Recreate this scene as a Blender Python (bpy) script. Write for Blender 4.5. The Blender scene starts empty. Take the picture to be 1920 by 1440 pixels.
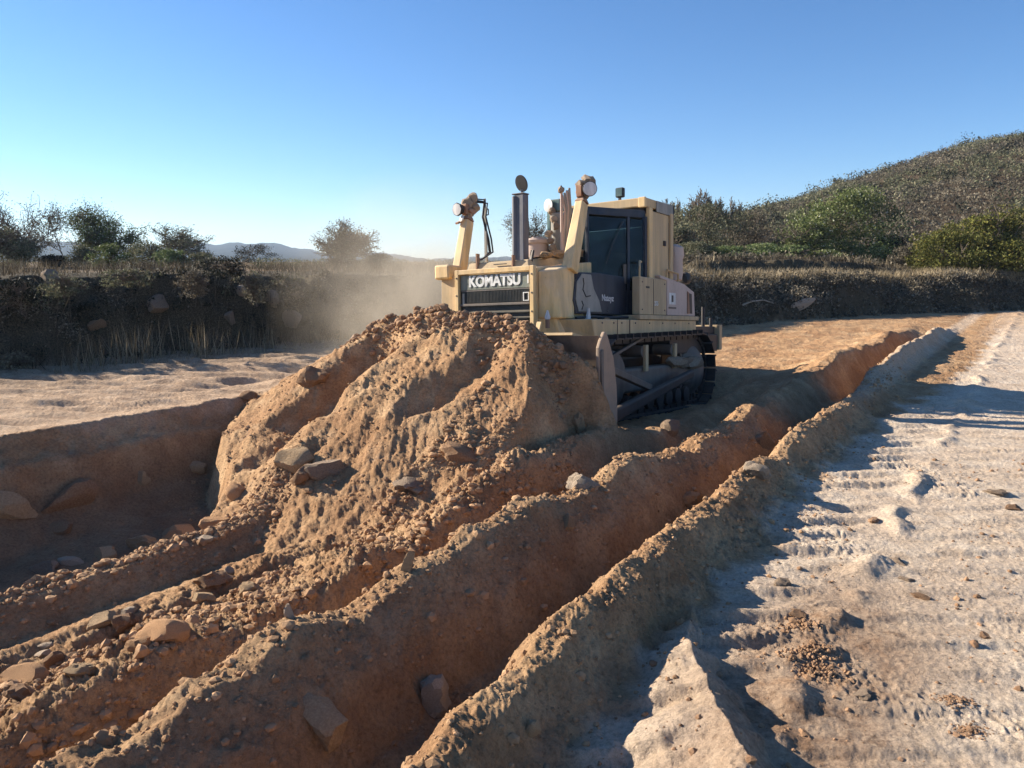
import bpy, bmesh, math, random
import numpy as np
from mathutils import Vector, Matrix, noise as mnoise
R = math.radians
random.seed(7)
SC = bpy.context.scene
COL = SC.collection

# ------------------------------------------------------------ camera, sky, sun, exposure
EYE = Vector((0, 0, 1.9)); FOC = 1420.0; PITCH = math.atan(230 / FOC)
cd = bpy.data.cameras.new('camera'); cam = bpy.data.objects.new('camera', cd); COL.objects.link(cam)
cam.location = EYE; cam.rotation_euler = (math.pi / 2 - PITCH, 0, 0)
cd.sensor_width = 36; cd.lens = 36 * FOC / 1920; cd.clip_start = 0.05; cd.clip_end = 20000
SC.camera = cam
SUN_EL, SUN_AZ = R(24), R(-68)          # azimuth from +Y towards +X
w = bpy.data.worlds.new('World'); SC.world = w; w.use_nodes = True
nt = w.node_tree; nt.nodes.clear()
sky = nt.nodes.new('ShaderNodeTexSky'); sky.sky_type = 'NISHITA'; sky.sun_disc = False
sky.sun_elevation = SUN_EL; sky.sun_rotation = SUN_AZ
sky.altitude = 1400; sky.air_density = 1.0; sky.dust_density = 0.1; sky.ozone_density = 4.2
bg = nt.nodes.new('ShaderNodeBackground'); bg.inputs['Strength'].default_value = 0.076
wo = nt.nodes.new('ShaderNodeOutputWorld')
hs = nt.nodes.new('ShaderNodeHueSaturation'); hs.inputs['Saturation'].default_value = 1.14; hs.inputs['Hue'].default_value = .503; nt.links.new(sky.outputs[0], hs.inputs['Color']); nt.links.new(hs.outputs[0], bg.inputs[0]); nt.links.new(bg.outputs[0], wo.inputs[0])
sd = bpy.data.lights.new('sun', 'SUN'); sd.energy = 5.0; sd.angle = R(0.5); sd.color = (1.0, 0.90, 0.75)
sun = bpy.data.objects.new('sun', sd); COL.objects.link(sun)
sv = Vector((math.sin(SUN_AZ) * math.cos(SUN_EL), math.cos(SUN_AZ) * math.cos(SUN_EL), math.sin(SUN_EL)))
sun.rotation_euler = sv.to_track_quat('Z', 'Y').to_euler(); sun.location = (-20, 5, 20)
SC.view_settings.view_transform = 'Standard'; SC.view_settings.look = 'None'
SC.view_settings.exposure = 1.22; SC.view_settings.gamma = 1.0; SC.view_settings.use_curve_mapping = False

# ------------------------------------------------------------ noise (vectorised)
_rng = np.random.RandomState(11)
_perm = _rng.permutation(256).astype(np.int32); _perm = np.concatenate([_perm, _perm])
_ga = _rng.rand(256) * 2 * np.pi; _gx, _gy = np.cos(_ga).astype(np.float32), np.sin(_ga).astype(np.float32)
def pn(x, y, seed=0):
    x = x + seed * 17.31; y = y + seed * 9.77
    xi = np.floor(x); yi = np.floor(y); xf = (x - xi).astype(np.float32); yf = (y - yi).astype(np.float32)
    xi = xi.astype(np.int32) & 255; yi = yi.astype(np.int32) & 255
    u = xf * xf * xf * (xf * (xf * 6 - 15) + 10); v = yf * yf * yf * (yf * (yf * 6 - 15) + 10)
    def g(ix, iy, dx, dy):
        h = _perm[_perm[ix & 255] + (iy & 255)]
        return _gx[h] * dx + _gy[h] * dy
    a = g(xi, yi, xf, yf); b = g(xi + 1, yi, xf - 1, yf); c = g(xi, yi + 1, xf, yf - 1); d = g(xi + 1, yi + 1, xf - 1, yf - 1)
    return ((a + u * (b - a)) * (1 - v) + (c + u * (d - c)) * v) * 1.5
def fbm(x, y, f, oc, seed=0, gain=.5):
    r = 0; a = 1.0
    for i in range(oc):
        r = r + a * pn(x * f, y * f, seed + i * 3); f *= 2.03; a *= gain
    return r
def lumps(x, y, f, oc, seed=0, gain=.5):
    r = 0; a = 1.0
    for i in range(oc):
        r = r + a * (1 - 2.6 * np.abs(pn(x * f, y * f, seed + i * 5))); f *= 2.1; a *= gain
    return r
def sstep(a, b, x):
    t = np.clip((x - a) / (b - a), 0, 1); return t * t * (3 - 2 * t)

# ------------------------------------------------------------ terrain height
PHI = R(35); CP, SP = math.cos(PHI), math.sin(PHI)   # direction of the trench
def w2ns(x, y): return CP * x - SP * y, SP * x + CP * y
def ns2w(n, s): return CP * n + SP * s, -SP * n + CP * s
M_ORG = Vector((-.21, 10.5, -.25)); M_EUL = (R(3.5), R(-4), R(-125))
_mr = Matrix.Rotation(M_EUL[2], 3, 'Z') @ Matrix.Rotation(M_EUL[1], 3, 'Y') @ Matrix.Rotation(M_EUL[0], 3, 'X')
_mn = _mr @ Vector((0, 0, 1)); _mp = M_ORG + _mr @ Vector((0, 0, -.12))
PA = [(-40, 0), (-9.45, 0), (-9.1, .03), (-9.0, -.1), (-8.85, -.2), (-8.72, -.26), (-8.5, -.75), (-8.15, -.98), (-7.2, -1.0), (-6.7, -.92), (-6.3, -.66), (-6.1, -.52), (-5.95, -.56),
      (-5.7, -.74), (-5.4, -.66), (-5.2, -.55), (-5.0, -.54), (-4.85, -.6), (-4.6, -.47), (-4.2, -.37), (-3.95, -.26), (-3.8, -.27), (-3.6, -.45), (-3.4, -.46), (-3.2, -.22), (-3.0, .02), (-2.86, .15),
      (-2.72, .14), (-2.5, -.06), (-2.3, -.34), (-2.12, -.38), (-1.97, -.15), (-1.8, .12), (-1.68, .235), (-1.57, .21), (-1.45, .07), (-1.36, .01), (-1.1, 0), (60, 0)]
PB = [(-40, 0), (-9.4, 0), (-9.0, -.02), (-8.6, -.1), (-7.5, -.2), (-5, -.2), (-3.9, -.1), (-3.45, .0), (-3.2, .12), (-3.05, .1), (-2.85, -.25), (-2.65, -.5),
      (-2.4, -.52), (-2.25, -.2), (-2.05, .26), (-1.92, .3), (-1.75, .12), (-1.55, .0), (60, 0)]
PA = np.array(PA); PB = np.array(PB)
SPINES = [
    ([(-7.9, 7.4, .85), (-7.6, 7.4, 1.03), (-7.24, 7.4, 1.19), (-6.53, 7.4, 1.31), (-5.91, 7.4, 1.32), (-5.5, 7.4, 1.34), (-4.99, 7.4, 1.24), (-4.58, 7.4, 1.1), (-4.09, 7.4, .88)], .62),
    ([(-7.29, 7.4, 1.19), (-7.71, 7.1, .83), (-7.92, 6.8, .5), (-8.2, 6.4, .2), (-8.4, 5.9, -.15), (-8.3, 5.5, -.3), (-7.95, 5.3, -.5)], .75),
    ([(-7.2, 7.3, 1.15), (-7.35, 6.8, .85), (-7.45, 6.3, .45), (-7.5, 5.8, .1), (-7.4, 5.4, -.2), (-7.2, 5.0, -.5)], .8),
    ([(-5.91, 7.4, 1.32), (-5.84, 6.6, .77), (-5.95, 6.0, .25), (-6.01, 5.4, -.2), (-5.87, 4.7, -.5)], .55),
    ([(-6.4, 7.4, 1.3), (-6.4, 6.7, .85), (-6.5, 6.1, .35), (-6.6, 5.4, -.15), (-6.6, 4.7, -.6)], .6),
    ([(-4.92, 7.3, 1.26), (-4.62, 6.9, .84), (-4.35, 6.3, .42), (-4.3, 5.6, .02), (-4.5, 5.0, -.25), (-4.8, 4.3, -.5)], .75),
]
GULLY = [([(-6.95, 6.9), (-6.97, 6.8), (-7.0, 6.5), (-7.05, 6.1), (-7.1, 5.8)], .36, .27), ([(-5.35, 7.0), (-5.25, 6.7), (-5.3, 6.4), (-5.45, 6.1)], .24, .2), ([(-6.75, 5.9), (-6.9, 5.5), (-7.0, 5.1)], .2, .2)]
def seg_closest(n, s, a, b):
    dx, dy = b[0] - a[0], b[1] - a[1]; L = dx * dx + dy * dy
    t = np.clip(((n - a[0]) * dx + (s - a[1]) * dy) / L, 0, 1)
    return t, np.hypot(n - a[0] - t * dx, s - a[1] - t * dy)
BANK = [(-60, -4), (-28, 3.5), (-15, 10.2), (-9.24, 13.5), (-7.1, 16.0), (-4.6, 18.1), (0, 20.5), (6.5, 23.8), (12, 26.8), (20, 29.8), (40, 36), (90, 50)]
def bank_dist(x, y):
    """signed: positive behind the bank line"""
    best = np.full(x.shape, 1e9); sg = np.zeros(x.shape)
    for a, b in zip(BANK[:-1], BANK[1:]):
        t, d = seg_closest(x, y, a, b)
        cr = (b[0] - a[0]) * (y - a[1]) - (b[1] - a[1]) * (x - a[0])
        m = d < best; best = np.where(m, d, best); sg = np.where(m, np.sign(cr), sg)
    return best * sg
def path1(s): return np.interp(s, [1.5, 3, 4.5, 6.2, 7.8, 11, 16], [.08, -.03, -.15, -.24, -.22, -.20, -.2])
def clod_zone(n, s):
    return sstep(-5.3, -4.9, n) * sstep(-3.5, -3.9, n) * sstep(9, 5.5, s)
CREAM = [(-1.42, 3.75, .03), (-1.28, 3.3, .10), (-1.05, 2.95, .14), (-.86, 2.65, .165), (-.62, 2.3, .18), (-.35, 1.85, .17), (-.1, 1.4, .12)]
def height(x, y, fine=True, want=None):
    x = np.asarray(x, float); y = np.asarray(y, float)
    n, s = w2ns(x, y); r = np.hypot(x, y)
    wob = .06 * pn(s * .55, n * .05, 3) + .05 * pn(s * 1.7, n * .1, 5) + .03 * pn(x * 3, y * 3, 6) + .014 * pn(x * 9, y * 9, 8)
    near = sstep(26, 20, s) * sstep(-12, -4, s)
    n2 = n + wob * sstep(-1.0, -1.5, n) * (n > -12) - path1(s) * np.exp(-((n + 1.8) / .5) ** 2)
    za = np.interp(n2, PA[:, 0], PA[:, 1]); zb = np.interp(n2, PB[:, 0], PB[:, 1])
    tb = sstep(9, 14.5, s)
    z = za * (1 - tb) + zb * tb
    # ridge crests swell and sag along their length
    c1 = np.exp(-((n2 + 1.66 + .3 * tb) / .2) ** 2); c2 = np.exp(-((n2 + 2.8 + .35 * tb) / .26) ** 2); c3 = np.exp(-((n2 + 3.95) / .25) ** 2)
    z = z + c1 * (.05 * pn(s * 1.1, s * 0, 21) + .07 * np.exp(-((s - 8.2) / .9) ** 2) - .08 * np.exp(-((s - 6.85) / .28) ** 2))
    z = z + c2 * (.13 * pn(s * .9, s * 0, 24) + .06 * pn(s * 3.1, s * 0, 25)) * (1 - .3 * tb) + c3 * .07 * pn(s * 1.4, s * 0, 27)
    # floor under the machine
    fm = _mp.z - (_mn.x * (x - _mp.x) + _mn.y * (y - _mp.y)) / _mn.z
    u = sstep(7.5, 8.6, s) * sstep(14.2, 12.6, s) * sstep(-8.9, -8.5, n) * sstep(-3.95, -4.5, n)
    z = z * (1 - u) + fm * u
    z = z * near
    # windrow shoulders beside the blade
    z = z + .33 * np.exp(-((n + 3.95) / .35) ** 2) * sstep(3.8, 5.6, s) * sstep(9.2, 7.2, s)
    # pale heap at the foot of the nearest ridge
    zc = np.full(x.shape, -9.0)
    for a, b in zip(CREAM[:-1], CREAM[1:]):
        t, d = seg_closest(n, s, a, b)
        dx, dy = b[0] - a[0], b[1] - a[1]; side = (n - a[0]) * dy - (s - a[1]) * dx
        k = np.where(side > 0, .42, .9)
        zc = np.maximum(zc, a[2] + t * (b[2] - a[2]) - k * d)
    zc = zc + .018 * pn(x * 5, y * 5, 31) + .012 * pn(x * 13, y * 13, 32)
    z = np.where(n > -1.75, np.maximum(z, zc), z)
    # mound in front of the blade
    acc = np.full(x.shape, -9.0)
    mk = (s > 2.5) & (s < 9) & (n > -10.5) & (n < -2.2)
    if mk.any():
        nm, sm = n[mk], s[mk]; nm = nm + .12 * pn(nm * 1.6, sm * 1.2, 41) + .05 * pn(nm * 5, sm * 3, 42); sm2 = sm + .1 * pn(nm * 1.4, sm * 1.4, 43)
        hs = []
        for pts, k in SPINES:
            h = np.full(nm.shape, -9.0)
            for a, b in zip(pts[:-1], pts[1:]):
                t, d = seg_closest(nm, sm2, a, b)
                h = np.maximum(h, a[2] + t * (b[2] - a[2]) - k * d)
            hs.append(h)
        B = 11.0; m0 = np.max(hs, axis=0); hh = m0 + np.log(sum(np.exp(B * (h - m0)) for h in hs)) / B - .10
        for pts, dep, wd in GULLY:
            dd = np.full(nm.shape, 9.0)
            for a, b in zip(pts[:-1], pts[1:]): dd = np.minimum(dd, seg_closest(nm, sm2, a, b)[1])
            hh = hh - dep * np.exp(-(dd / wd) ** 2)
        # slumping: flow channels that run down the face
        dn = nm + .32 * (sm - 7.4)
        hh = hh + .032 * pn(dn * 3.4, sm * .7, 44) + .018 * lumps(dn * 2.0, sm * .7, 3.0, 2, 45) * .5
        n3 = np.interp(sm, [4.8, 5.6, 6.3, 6.9, 7.3], [-3.9, -4.0, -4.3, -4.55, -4.85]); hh = hh - (1.25 * sstep(7.5, 7.1, sm) + .1) * np.maximum(0, nm - n3) * sstep(5.0, 6.0, sm) - 2.2 * np.maximum(0, nm + 4.17) * sstep(5.6, 6.4, sm)
        nl = np.interp(sm, [4.0, 4.6, 5.1, 5.5, 6.2, 6.9], [-6.5, -6.85, -7.65, -8.25, -8.9, -9.4]); hh = hh - 1.5 * np.maximum(0, nl - nm)
        hh = np.where(sm > 7.62 + .03 * pn(nm * 6, sm, 46), -9, hh)
        acc[mk] = hh
    mound = sstep(-.12, .05, acc - z)
    z = np.maximum(z, acc)
    bd = bank_dist(x, y)
    # far floor waviness and shallow dunes of the pit
    z = z + (.05 * pn(x * .3, y * .3, 51) + .03 * pn(x * .8, y * 1.1, 52)) * sstep(8, 16, r) * (r < 60)
    # left plain: push marks and a shallow dip by the mound
    lp = sstep(-9.3, -9.9, n) * (bd < 0)
    z = z + lp * (-.0 + .06 * (np.abs(np.sin(y * 3.6 + 1.5 * pn(x * .6, y * .8, 55))) ** .6 - .5) + .03 * np.sin(y * 15 + 2.5 * pn(x * .9, y * 1.5, 65)) + .03 * pn(x * 2.5, y * 5, 66) * sstep(-13.6, -12.4, n) * sstep(-.4, .3, pn(x * .7, y * .7, 56) + .2)
                  - .10 * np.exp(-((n + 10.4) / .35) ** 2 - ((s - 7.2) / 1.6) ** 2))
    if want == 'base': return z
    rp = sstep(-1.5, -1.2, n) * (bd < 0) * sstep(60, 30, r)
    laneA = sstep(-1.5, -1.35, n) * sstep(-.85, -1.05, n)
    laneB = sstep(-.7, -.5, n) * sstep(.55, .3, n)
    laneC = sstep(1.3, 1.5, n) * sstep(3.2, 2.9, n)
    ph = y * 21 + 1.1 * pn(x * .7, y * .7, 57) + .45 * pn(x * 3, y * 3, 58)
    pf = (ph / math.pi / 2) % 1.0; saw = np.where(pf < .84, pf / .84, (1 - pf) / .16)
    brk = sstep(-.5, .15, pn(x * 1.9, y * 1.9, 59) + .15); saw = saw + .16 * pn(x * 8, y * 14, 64)
    z = z + rp * (laneA * .05 * (.5 - saw) * brk + laneB * .02 * (.5 - saw) * brk + laneC * .018 * (.5 - saw) * brk)
    z = z + rp * .045 * np.exp(-((n + .75 + .06 * pn(s * 2, s * 0, 60)) / .09) ** 2) * sstep(-.2, .4, pn(x * 3, y * 3, 61))
    # bank and terraces
    bw = bd + .6 * pn(x * .5, y * .5, 62) + .28 * pn(x * 1.6, y * 1.6, 63) + .1 * pn(x * 4, y * 4, 67)
    top = np.interp(x, [-30, -5, 8, 30], [1.62, 1.6, 1.32, 1.25]) + (.10 * pn(x * .45, y * .1, 68) + .07 * pn(x * 1.3, y * 1.3, 69)) * sstep(6, 2, bw)
    z = z * sstep(.9, 0, bw) + top * np.clip((bw + .1) / 1.25, 0, 1) ** .7 * (bw > -.1)
    z = z + .62 * sstep(3.2, 3.8, bw) * sstep(4.5, 7, x) * sstep(19, 13.5, x)
    z = z + .25 * sstep(6, 40, bw) * (1 - .6 * sstep(5, 15, x))
    far = sstep(60, 140, r)
    z = z * (1 - far) + 1.5 * far
    if fine:
        amp = sstep(60, 12, r)
        rub = clod_zone(n, s) * (1 - mound)
        soft = np.clip(sstep(-1.2, -1.6, n) * sstep(-9.3, -9.0, n), 0, 1)
        flo = sstep(-8.9, -8.5, n) * sstep(-5.5, -6.2, n) * (1 - mound) * sstep(7, 6, s)
        z = z + amp * (.005 + .023 * soft + .020 * mound) * fbm(x, y, 2.3, 3, 70)
        z = z + amp * (.003 + .005 * soft + .003 * mound + .012 * rub) * lumps(x, y, 10, 3, 75, .65) * (1 - .5 * flo)
        z = z + amp * (.009 * mound) * fbm((n + .32 * s) * 1.0, s * .3, 9, 3, 79, .7)
        crumb = sstep(.1, .5, pn(x * 1.4, y * 1.4, 85))
        z = z + amp * crumb * .009 * np.maximum(0, lumps(x, y, 15, 2, 80)) * (1 - .7 * flo)
        z = z + rub * .05 * fbm(x, y, 3.1, 2, 90)
        z = z + (1 - mound) * sstep(-6.3, -6.0, n) * sstep(-4.7, -5.0, n) * sstep(9, 6, s) * (.035 * pn(n * 6, s * .35, 94) + .015 * pn(n * 17, s * .6, 95))
        cr = sstep(1.0, 1.25, z) * mound
        z = z + cr * .022 * lumps(x, y, 8, 3, 92)
    if want == 'all': return z, n, s, r, bd, mound
    return z
def hz(x, y): return float(height(np.array([x]), np.array([y]))[0])

def ray(u, v):
    dx = (u - 960) / FOC; uy = -(v - 720) / FOC
    return np.array([dx, math.cos(PITCH) + uy * math.sin(PITCH), -math.sin(PITCH) + uy * math.cos(PITCH)])
def at(u, v, tmin=1.2, tmax=60):
    """where the line of sight of photo pixel (u, v) meets the ground"""
    d = ray(u, v); t = tmin * (tmax / tmin) ** np.linspace(0, 1, 1500)
    X, Y, Z = d[0] * t, d[1] * t, 1.9 + d[2] * t
    below = np.nonzero(height(X, Y) > Z)[0]
    i = below[0] if len(below) else len(t) - 1
    return Vector((X[i], Y[i], Z[i])), t[i]
def on_ray(u, v, y):
    d = ray(u, v); t = y / d[1]; return Vector((d[0] * t, y, 1.9 + d[2] * t))

# ------------------------------------------------------------ mesh helpers
def tag(o, label=None, cat=None, group=None, kind=None):
    if label: o['label'] = label
    if cat: o['category'] = cat
    if group: o['group'] = group
    if kind: o['kind'] = kind
    return o
def link(name, me, mat=None, parent=None):
    o = bpy.data.objects.new(name, me); COL.objects.link(o)
    if mat and not me.materials: me.materials.append(mat)
    if parent: o.parent = parent
    return o
def empty(name, loc=(0, 0, 0), rot=(0, 0, 0)):
    o = bpy.data.objects.new(name, None); COL.objects.link(o); o.location = loc; o.rotation_euler = rot; o.empty_display_size = .3
    return o
def np_mesh(name, V, Fc, k, smooth=False):
    me = bpy.data.meshes.new(name); V = np.ascontiguousarray(V, np.float32); Fc = np.ascontiguousarray(Fc, np.int32)
    me.vertices.add(len(V)); me.vertices.foreach_set('co', V.ravel())
    me.loops.add(Fc.size); me.loops.foreach_set('vertex_index', Fc.ravel())
    nf = Fc.size // k
    me.polygons.add(nf); me.polygons.foreach_set('loop_start', np.arange(nf, dtype=np.int32) * k)
    me.polygons.foreach_set('use_smooth', np.full(nf, smooth))
    me.update(calc_edges=True); return me
class MB:
    def __init__(s): s.bm = bmesh.new()
    def box(s, x0, x1, y0, y1, z0, z1):
        v = [s.bm.verts.new((x, y, z)) for x in (x0, x1) for y in (y0, y1) for z in (z0, z1)]
        for f in ((0, 1, 3, 2), (4, 6, 7, 5), (0, 4, 5, 1), (2, 3, 7, 6), (0, 2, 6, 4), (1, 5, 7, 3)): s.bm.faces.new([v[i] for i in f])
        return s
    def hexa(s, b, t):
        """frustum from two rings of equal length"""
        vb = [s.bm.verts.new(p) for p in b]; vt = [s.bm.verts.new(p) for p in t]; k = len(b)
        s.bm.faces.new(vb[::-1]); s.bm.faces.new(vt)
        for i in range(k): s.bm.faces.new((vb[i], vb[(i + 1) % k], vt[(i + 1) % k], vt[i]))
        return s
    def prism(s, poly, axis, a, b):
        def P(p, q): return {0: (q, p[0], p[1]), 1: (p[0], q, p[1]), 2: (p[0], p[1], q)}[axis]
        return s.hexa([P(p, a) for p in poly], [P(p, b) for p in poly])
    def beam(s, p, q, w, d, up=(0, 0, 1), w2=None, d2=None):
        p, q = Vector(p), Vector(q); ax = (q - p).normalized(); sd_ = ax.cross(Vector(up)).normalized(); u = sd_.cross(ax)
        w2 = w2 or w; d2 = d2 or d
        def ring(c, W, D): return [c + sd_ * W / 2 + u * D / 2, c - sd_ * W / 2 + u * D / 2, c - sd_ * W / 2 - u * D / 2, c + sd_ * W / 2 - u * D / 2]
        return s.hexa(ring(p, w, d), ring(q, w2, d2))
    def tube(s, pts, r, k=10, r2=None, cap=True):
        pts = [Vector(p) for p in pts]; rings = []
        for i, p in enumerate(pts):
            d = (pts[min(i + 1, len(pts) - 1)] - pts[max(i - 1, 0)]).normalized()
            a = d.orthogonal().normalized() if i == 0 else (pa - d * pa.dot(d)).normalized()
            pa = a; b = d.cross(a); rr = r if r2 is None else r + (r2 - r) * i / (len(pts) - 1)
            rings.append([s.bm.verts.new(p + (a * math.cos(t) + b * math.sin(t)) * rr) for t in [2 * math.pi * j / k for j in range(k)]])
        for A, B in zip(rings[:-1], rings[1:]):
            for j in range(k): s.bm.faces.new((A[j], A[(j + 1) % k], B[(j + 1) % k], B[j]))
        if cap: s.bm.faces.new(rings[0][::-1]); s.bm.faces.new(rings[-1])
        return s
    def lathe(s, prof, c, ax=(0, 0, 1), k=24):
        ax = Vector(ax).normalized(); a = ax.orthogonal().normalized(); b = ax.cross(a); c = Vector(c); rings = []
        for r_, h_ in prof:
            rings.append([s.bm.verts.new(c + ax * h_ + (a * math.cos(t) + b * math.sin(t)) * max(r_, 1e-4)) for t in [2 * math.pi * j / k for j in range(k)]])
        for A, B in zip(rings[:-1], rings[1:]):
            for j in range(k): s.bm.faces.new((A[j], A[(j + 1) % k], B[(j + 1) % k], B[j]))
        s.bm.faces.new(rings[0][::-1]); s.bm.faces.new(rings[-1]); return s
    def build(s, name, mat, parent=None, bevel=0, smooth=False, rough=0, seed=0):
        if rough:
            for v in s.bm.verts: v.co += mnoise.noise_vector(v.co * 9 + Vector((seed, 0, 0))) * rough
        bmesh.ops.recalc_face_normals(s.bm, faces=s.bm.faces)
        me = bpy.data.meshes.new(name); s.bm.to_mesh(me); s.bm.free()
        if smooth:
            me.polygons.foreach_set('use_smooth', [True] * len(me.polygons))
            me.set_sharp_from_angle(angle=R(35))
        o = link(name, me, mat, parent)
        if bevel:
            m = o.modifiers.new('bevel', 'BEVEL'); m.width = bevel; m.segments = 2; m.limit_method = 'ANGLE'; m.angle_limit = R(35)
        return o

# ------------------------------------------------------------ materials
def newmat(name):
    m = bpy.data.materials.new(name); m.use_nodes = True; t = m.node_tree
    return m, t, t.nodes['Principled BSDF']
def N(t, typ, **kw):
    n = t.nodes.new(typ)
    for k, v in kw.items():
        if k in ('operation', 'blend_type', 'data_type', 'attribute_name', 'noise_dimensions', 'feature', 'attribute_type'): setattr(n, k, v)
        else: n.inputs[k].default_value = v
    return n
def ramp(t, src, stops):
    r = t.nodes.new('ShaderNodeValToRGB'); e = r.color_ramp.elements
    while len(e) < len(stops): e.new(.5)
    for q, (p, c) in zip(e, stops): q.position = p; q.color = (*c, 1) if not isinstance(c, (int, float)) else (c, c, c, 1)
    t.links.new(src, r.inputs[0]); return r.outputs[0]
def mix(t, f, a, b, bt='MIX'):
    m = t.nodes.new('ShaderNodeMix'); m.data_type = 'RGBA'; m.blend_type = bt
    for k, v in ((0, f), (6, a), (7, b)):
        if hasattr(v, 'is_linked') or isinstance(v, bpy.types.NodeSocket): t.links.new(v, m.inputs[k])
        else: m.inputs[k].default_value = v if isinstance(v, (int, float)) else (*v, 1)
    return m.outputs[2]
def noise_tex(t, scale, detail=6, rough=.6, coord='Object', stretch=None, out=0):
    tc = t.nodes.new('ShaderNodeTexCoord'); src = tc.outputs[coord]
    if stretch:
        mp = t.nodes.new('ShaderNodeMapping'); mp.inputs['Scale'].default_value = stretch; t.links.new(src, mp.inputs[0]); src = mp.outputs[0]
    n = N(t, 'ShaderNodeTexNoise', Scale=scale, Detail=detail, Roughness=rough); t.links.new(src, n.inputs['Vector'])
    return n.outputs[out]
def bump(t, h, bs, strength, dist, prev=None):
    b = N(t, 'ShaderNodeBump', Strength=strength, Distance=dist); t.links.new(h, b.inputs['Height'])
    if prev: t.links.new(prev, b.inputs['Normal'])
    if bs: t.links.new(b.outputs[0], bs.inputs['Normal'])
    return b.outputs[0]
def attr(t, name):
    a = t.nodes.new('ShaderNodeAttribute'); a.attribute_name = name; return a.outputs['Fac']

def ground_material():
    m, t, bs = newmat('pit_soil'); L = t.links
    big = noise_tex(t, .9, 5, .55); mid = noise_tex(t, 5, 6, .65); fine = noise_tex(t, 38, 5, .7); grit = noise_tex(t, 160, 3, .7)
    orange = ramp(t, big, [(.3, (.39, .215, .105)), (.45, (.48, .285, .145)), (.55, (.55, .345, .182)), (.7, (.60, .40, .225))])
    orange = mix(t, ramp(t, mid, [(.38, 0), (.62, 1)]), orange, mix(t, .55, orange, (.30, .16, .082)))
    tancol = mix(t, ramp(t, noise_tex(t, 2.2, 4, .6), [(.52, 0), (.66, .7)]), orange, (.59, .395, .225))
    tancol = mix(t, ramp(t, noise_tex(t, 1.3, 6, .7), [(.50, 0), (.62, .45)]), tancol, (.34, .185, .095))
    grey = mix(t, ramp(t, noise_tex(t, 3.1, 5, .7), [(.60, 0), (.70, .6)]), tancol, (.30, .205, .14))
    cream = ramp(t, mid, [(.3, (.60, .465, .335)), (.5, (.77, .64, .495)), (.7, (.83, .71, .57))])
    cream = mix(t, ramp(t, noise_tex(t, 1.6, 5, .65), [(.46, .35), (.58, 0)]), cream, (.52, .37, .255))
    lpl = ramp(t, mid, [(.3, (.38, .25, .16)), (.55, (.55, .385, .255)), (.7, (.66, .49, .34))])
    veg = ramp(t, fine, [(.35, (.045, .035, .022)), (.55, (.10, .08, .05)), (.7, (.16, .125, .08))])
    soil = mix(t, attr(t, 'cream'), grey, cream)
    soil = mix(t, attr(t, 'plain'), soil, lpl)
    clod = ramp(t, noise_tex(t, 7, 6, .75), [(.56, 0), (.64, 1)])
    mm = N(t, 'ShaderNodeMath', operation='MULTIPLY'); L.new(clod, mm.inputs[0]); L.new(attr(t, 'spill'), mm.inputs[1])
    tint = N(t, 'ShaderNodeMath', operation='MULTIPLY'); L.new(attr(t, 'spill'), tint.inputs[0]); L.new(ramp(t, mid, [(.35, .45), (.6, 1.0)]), tint.inputs[1])
    soil = mix(t, tint.outputs[0], soil, (.33, .205, .125))
    soil = mix(t, mm.outputs[0], soil, (.22, .145, .095))
    soil = mix(t, attr(t, 'painted_shade'), soil, mix(t, .75, soil, (.15, .10, .068)))  # shade of the trench and furrow painted as darker soil
    soil = mix(t, attr(t, 'veg'), soil, veg)
    speck = ramp(t, fine, [(.30, .62), (.5, 1.0), (.72, 1.22)])
    soil = mix(t, 1.0, soil, speck, 'MULTIPLY')
    speck2 = ramp(t, grit, [(.3, .8), (.5, 1.0), (.7, 1.12)])
    soil = mix(t, 1.0, soil, speck2, 'MULTIPLY')
    L.new(soil, bs.inputs['Base Color']); bs.inputs['Roughness'].default_value = .95; bs.inputs['Specular IOR Level'].default_value = .15
    b1 = bump(t, noise_tex(t, 15, 9, .75), None, .95, .045)
    vo = N(t, 'ShaderNodeTexVoronoi', Scale=26.0); tcv = t.nodes.new('ShaderNodeTexCoord'); wn = N(t, 'ShaderNodeTexNoise', Scale=12.0, Detail=3.0)
    L.new(tcv.outputs['Object'], wn.inputs['Vector']); wm = mix(t, .12, tcv.outputs['Object'], wn.outputs['Color']); L.new(wm, vo.inputs['Vector'])
    b2 = bump(t, vo.outputs['Distance'], None, .5, .018, b1)
    bump(t, noise_tex(t, 90, 5, .75), bs, .7, .008, b2)
    return m

def soil_mat(name, a, b, sc=14, bs_=.7):
    m, t, bs = newmat(name)
    oi = t.nodes.new('ShaderNodeObjectInfo'); geo = t.nodes.new('ShaderNodeNewGeometry')
    c = ramp(t, noise_tex(t, sc, 6, .65), [(.3, a), (.7, b)])
    v = N(t, 'ShaderNodeMath', operation='MULTIPLY_ADD'); t.links.new(geo.outputs['Random Per Island'], v.inputs[0]); v.inputs[1].default_value = .45; v.inputs[2].default_value = .75
    c = mix(t, 1.0, c, v.outputs[0], 'MULTIPLY')
    t.links.new(c, bs.inputs['Base Color']); bs.inputs['Roughness'].default_value = .92; bs.inputs['Specular IOR Level'].default_value = .2
    bump(t, noise_tex(t, sc * .7, 9, .78), bs, bs_, .08); return m
M = {}
M['ground'] = ground_material()
M['rock_tan'] = soil_mat('tan_rock', (.34, .22, .12), (.54, .38, .225))
M['rock_pale'] = soil_mat('pale_rock', (.36, .27, .19), (.52, .41, .30))
M['rock_brown'] = soil_mat('brown_rock', (.22, .125, .07), (.40, .245, .14))
M['rock_grey'] = soil_mat('grey_rock', (.20, .14, .10), (.40, .30, .21))
M['rock_orange'] = soil_mat('orange_clod', (.42, .23, .115), (.60, .36, .19), 20)
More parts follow.
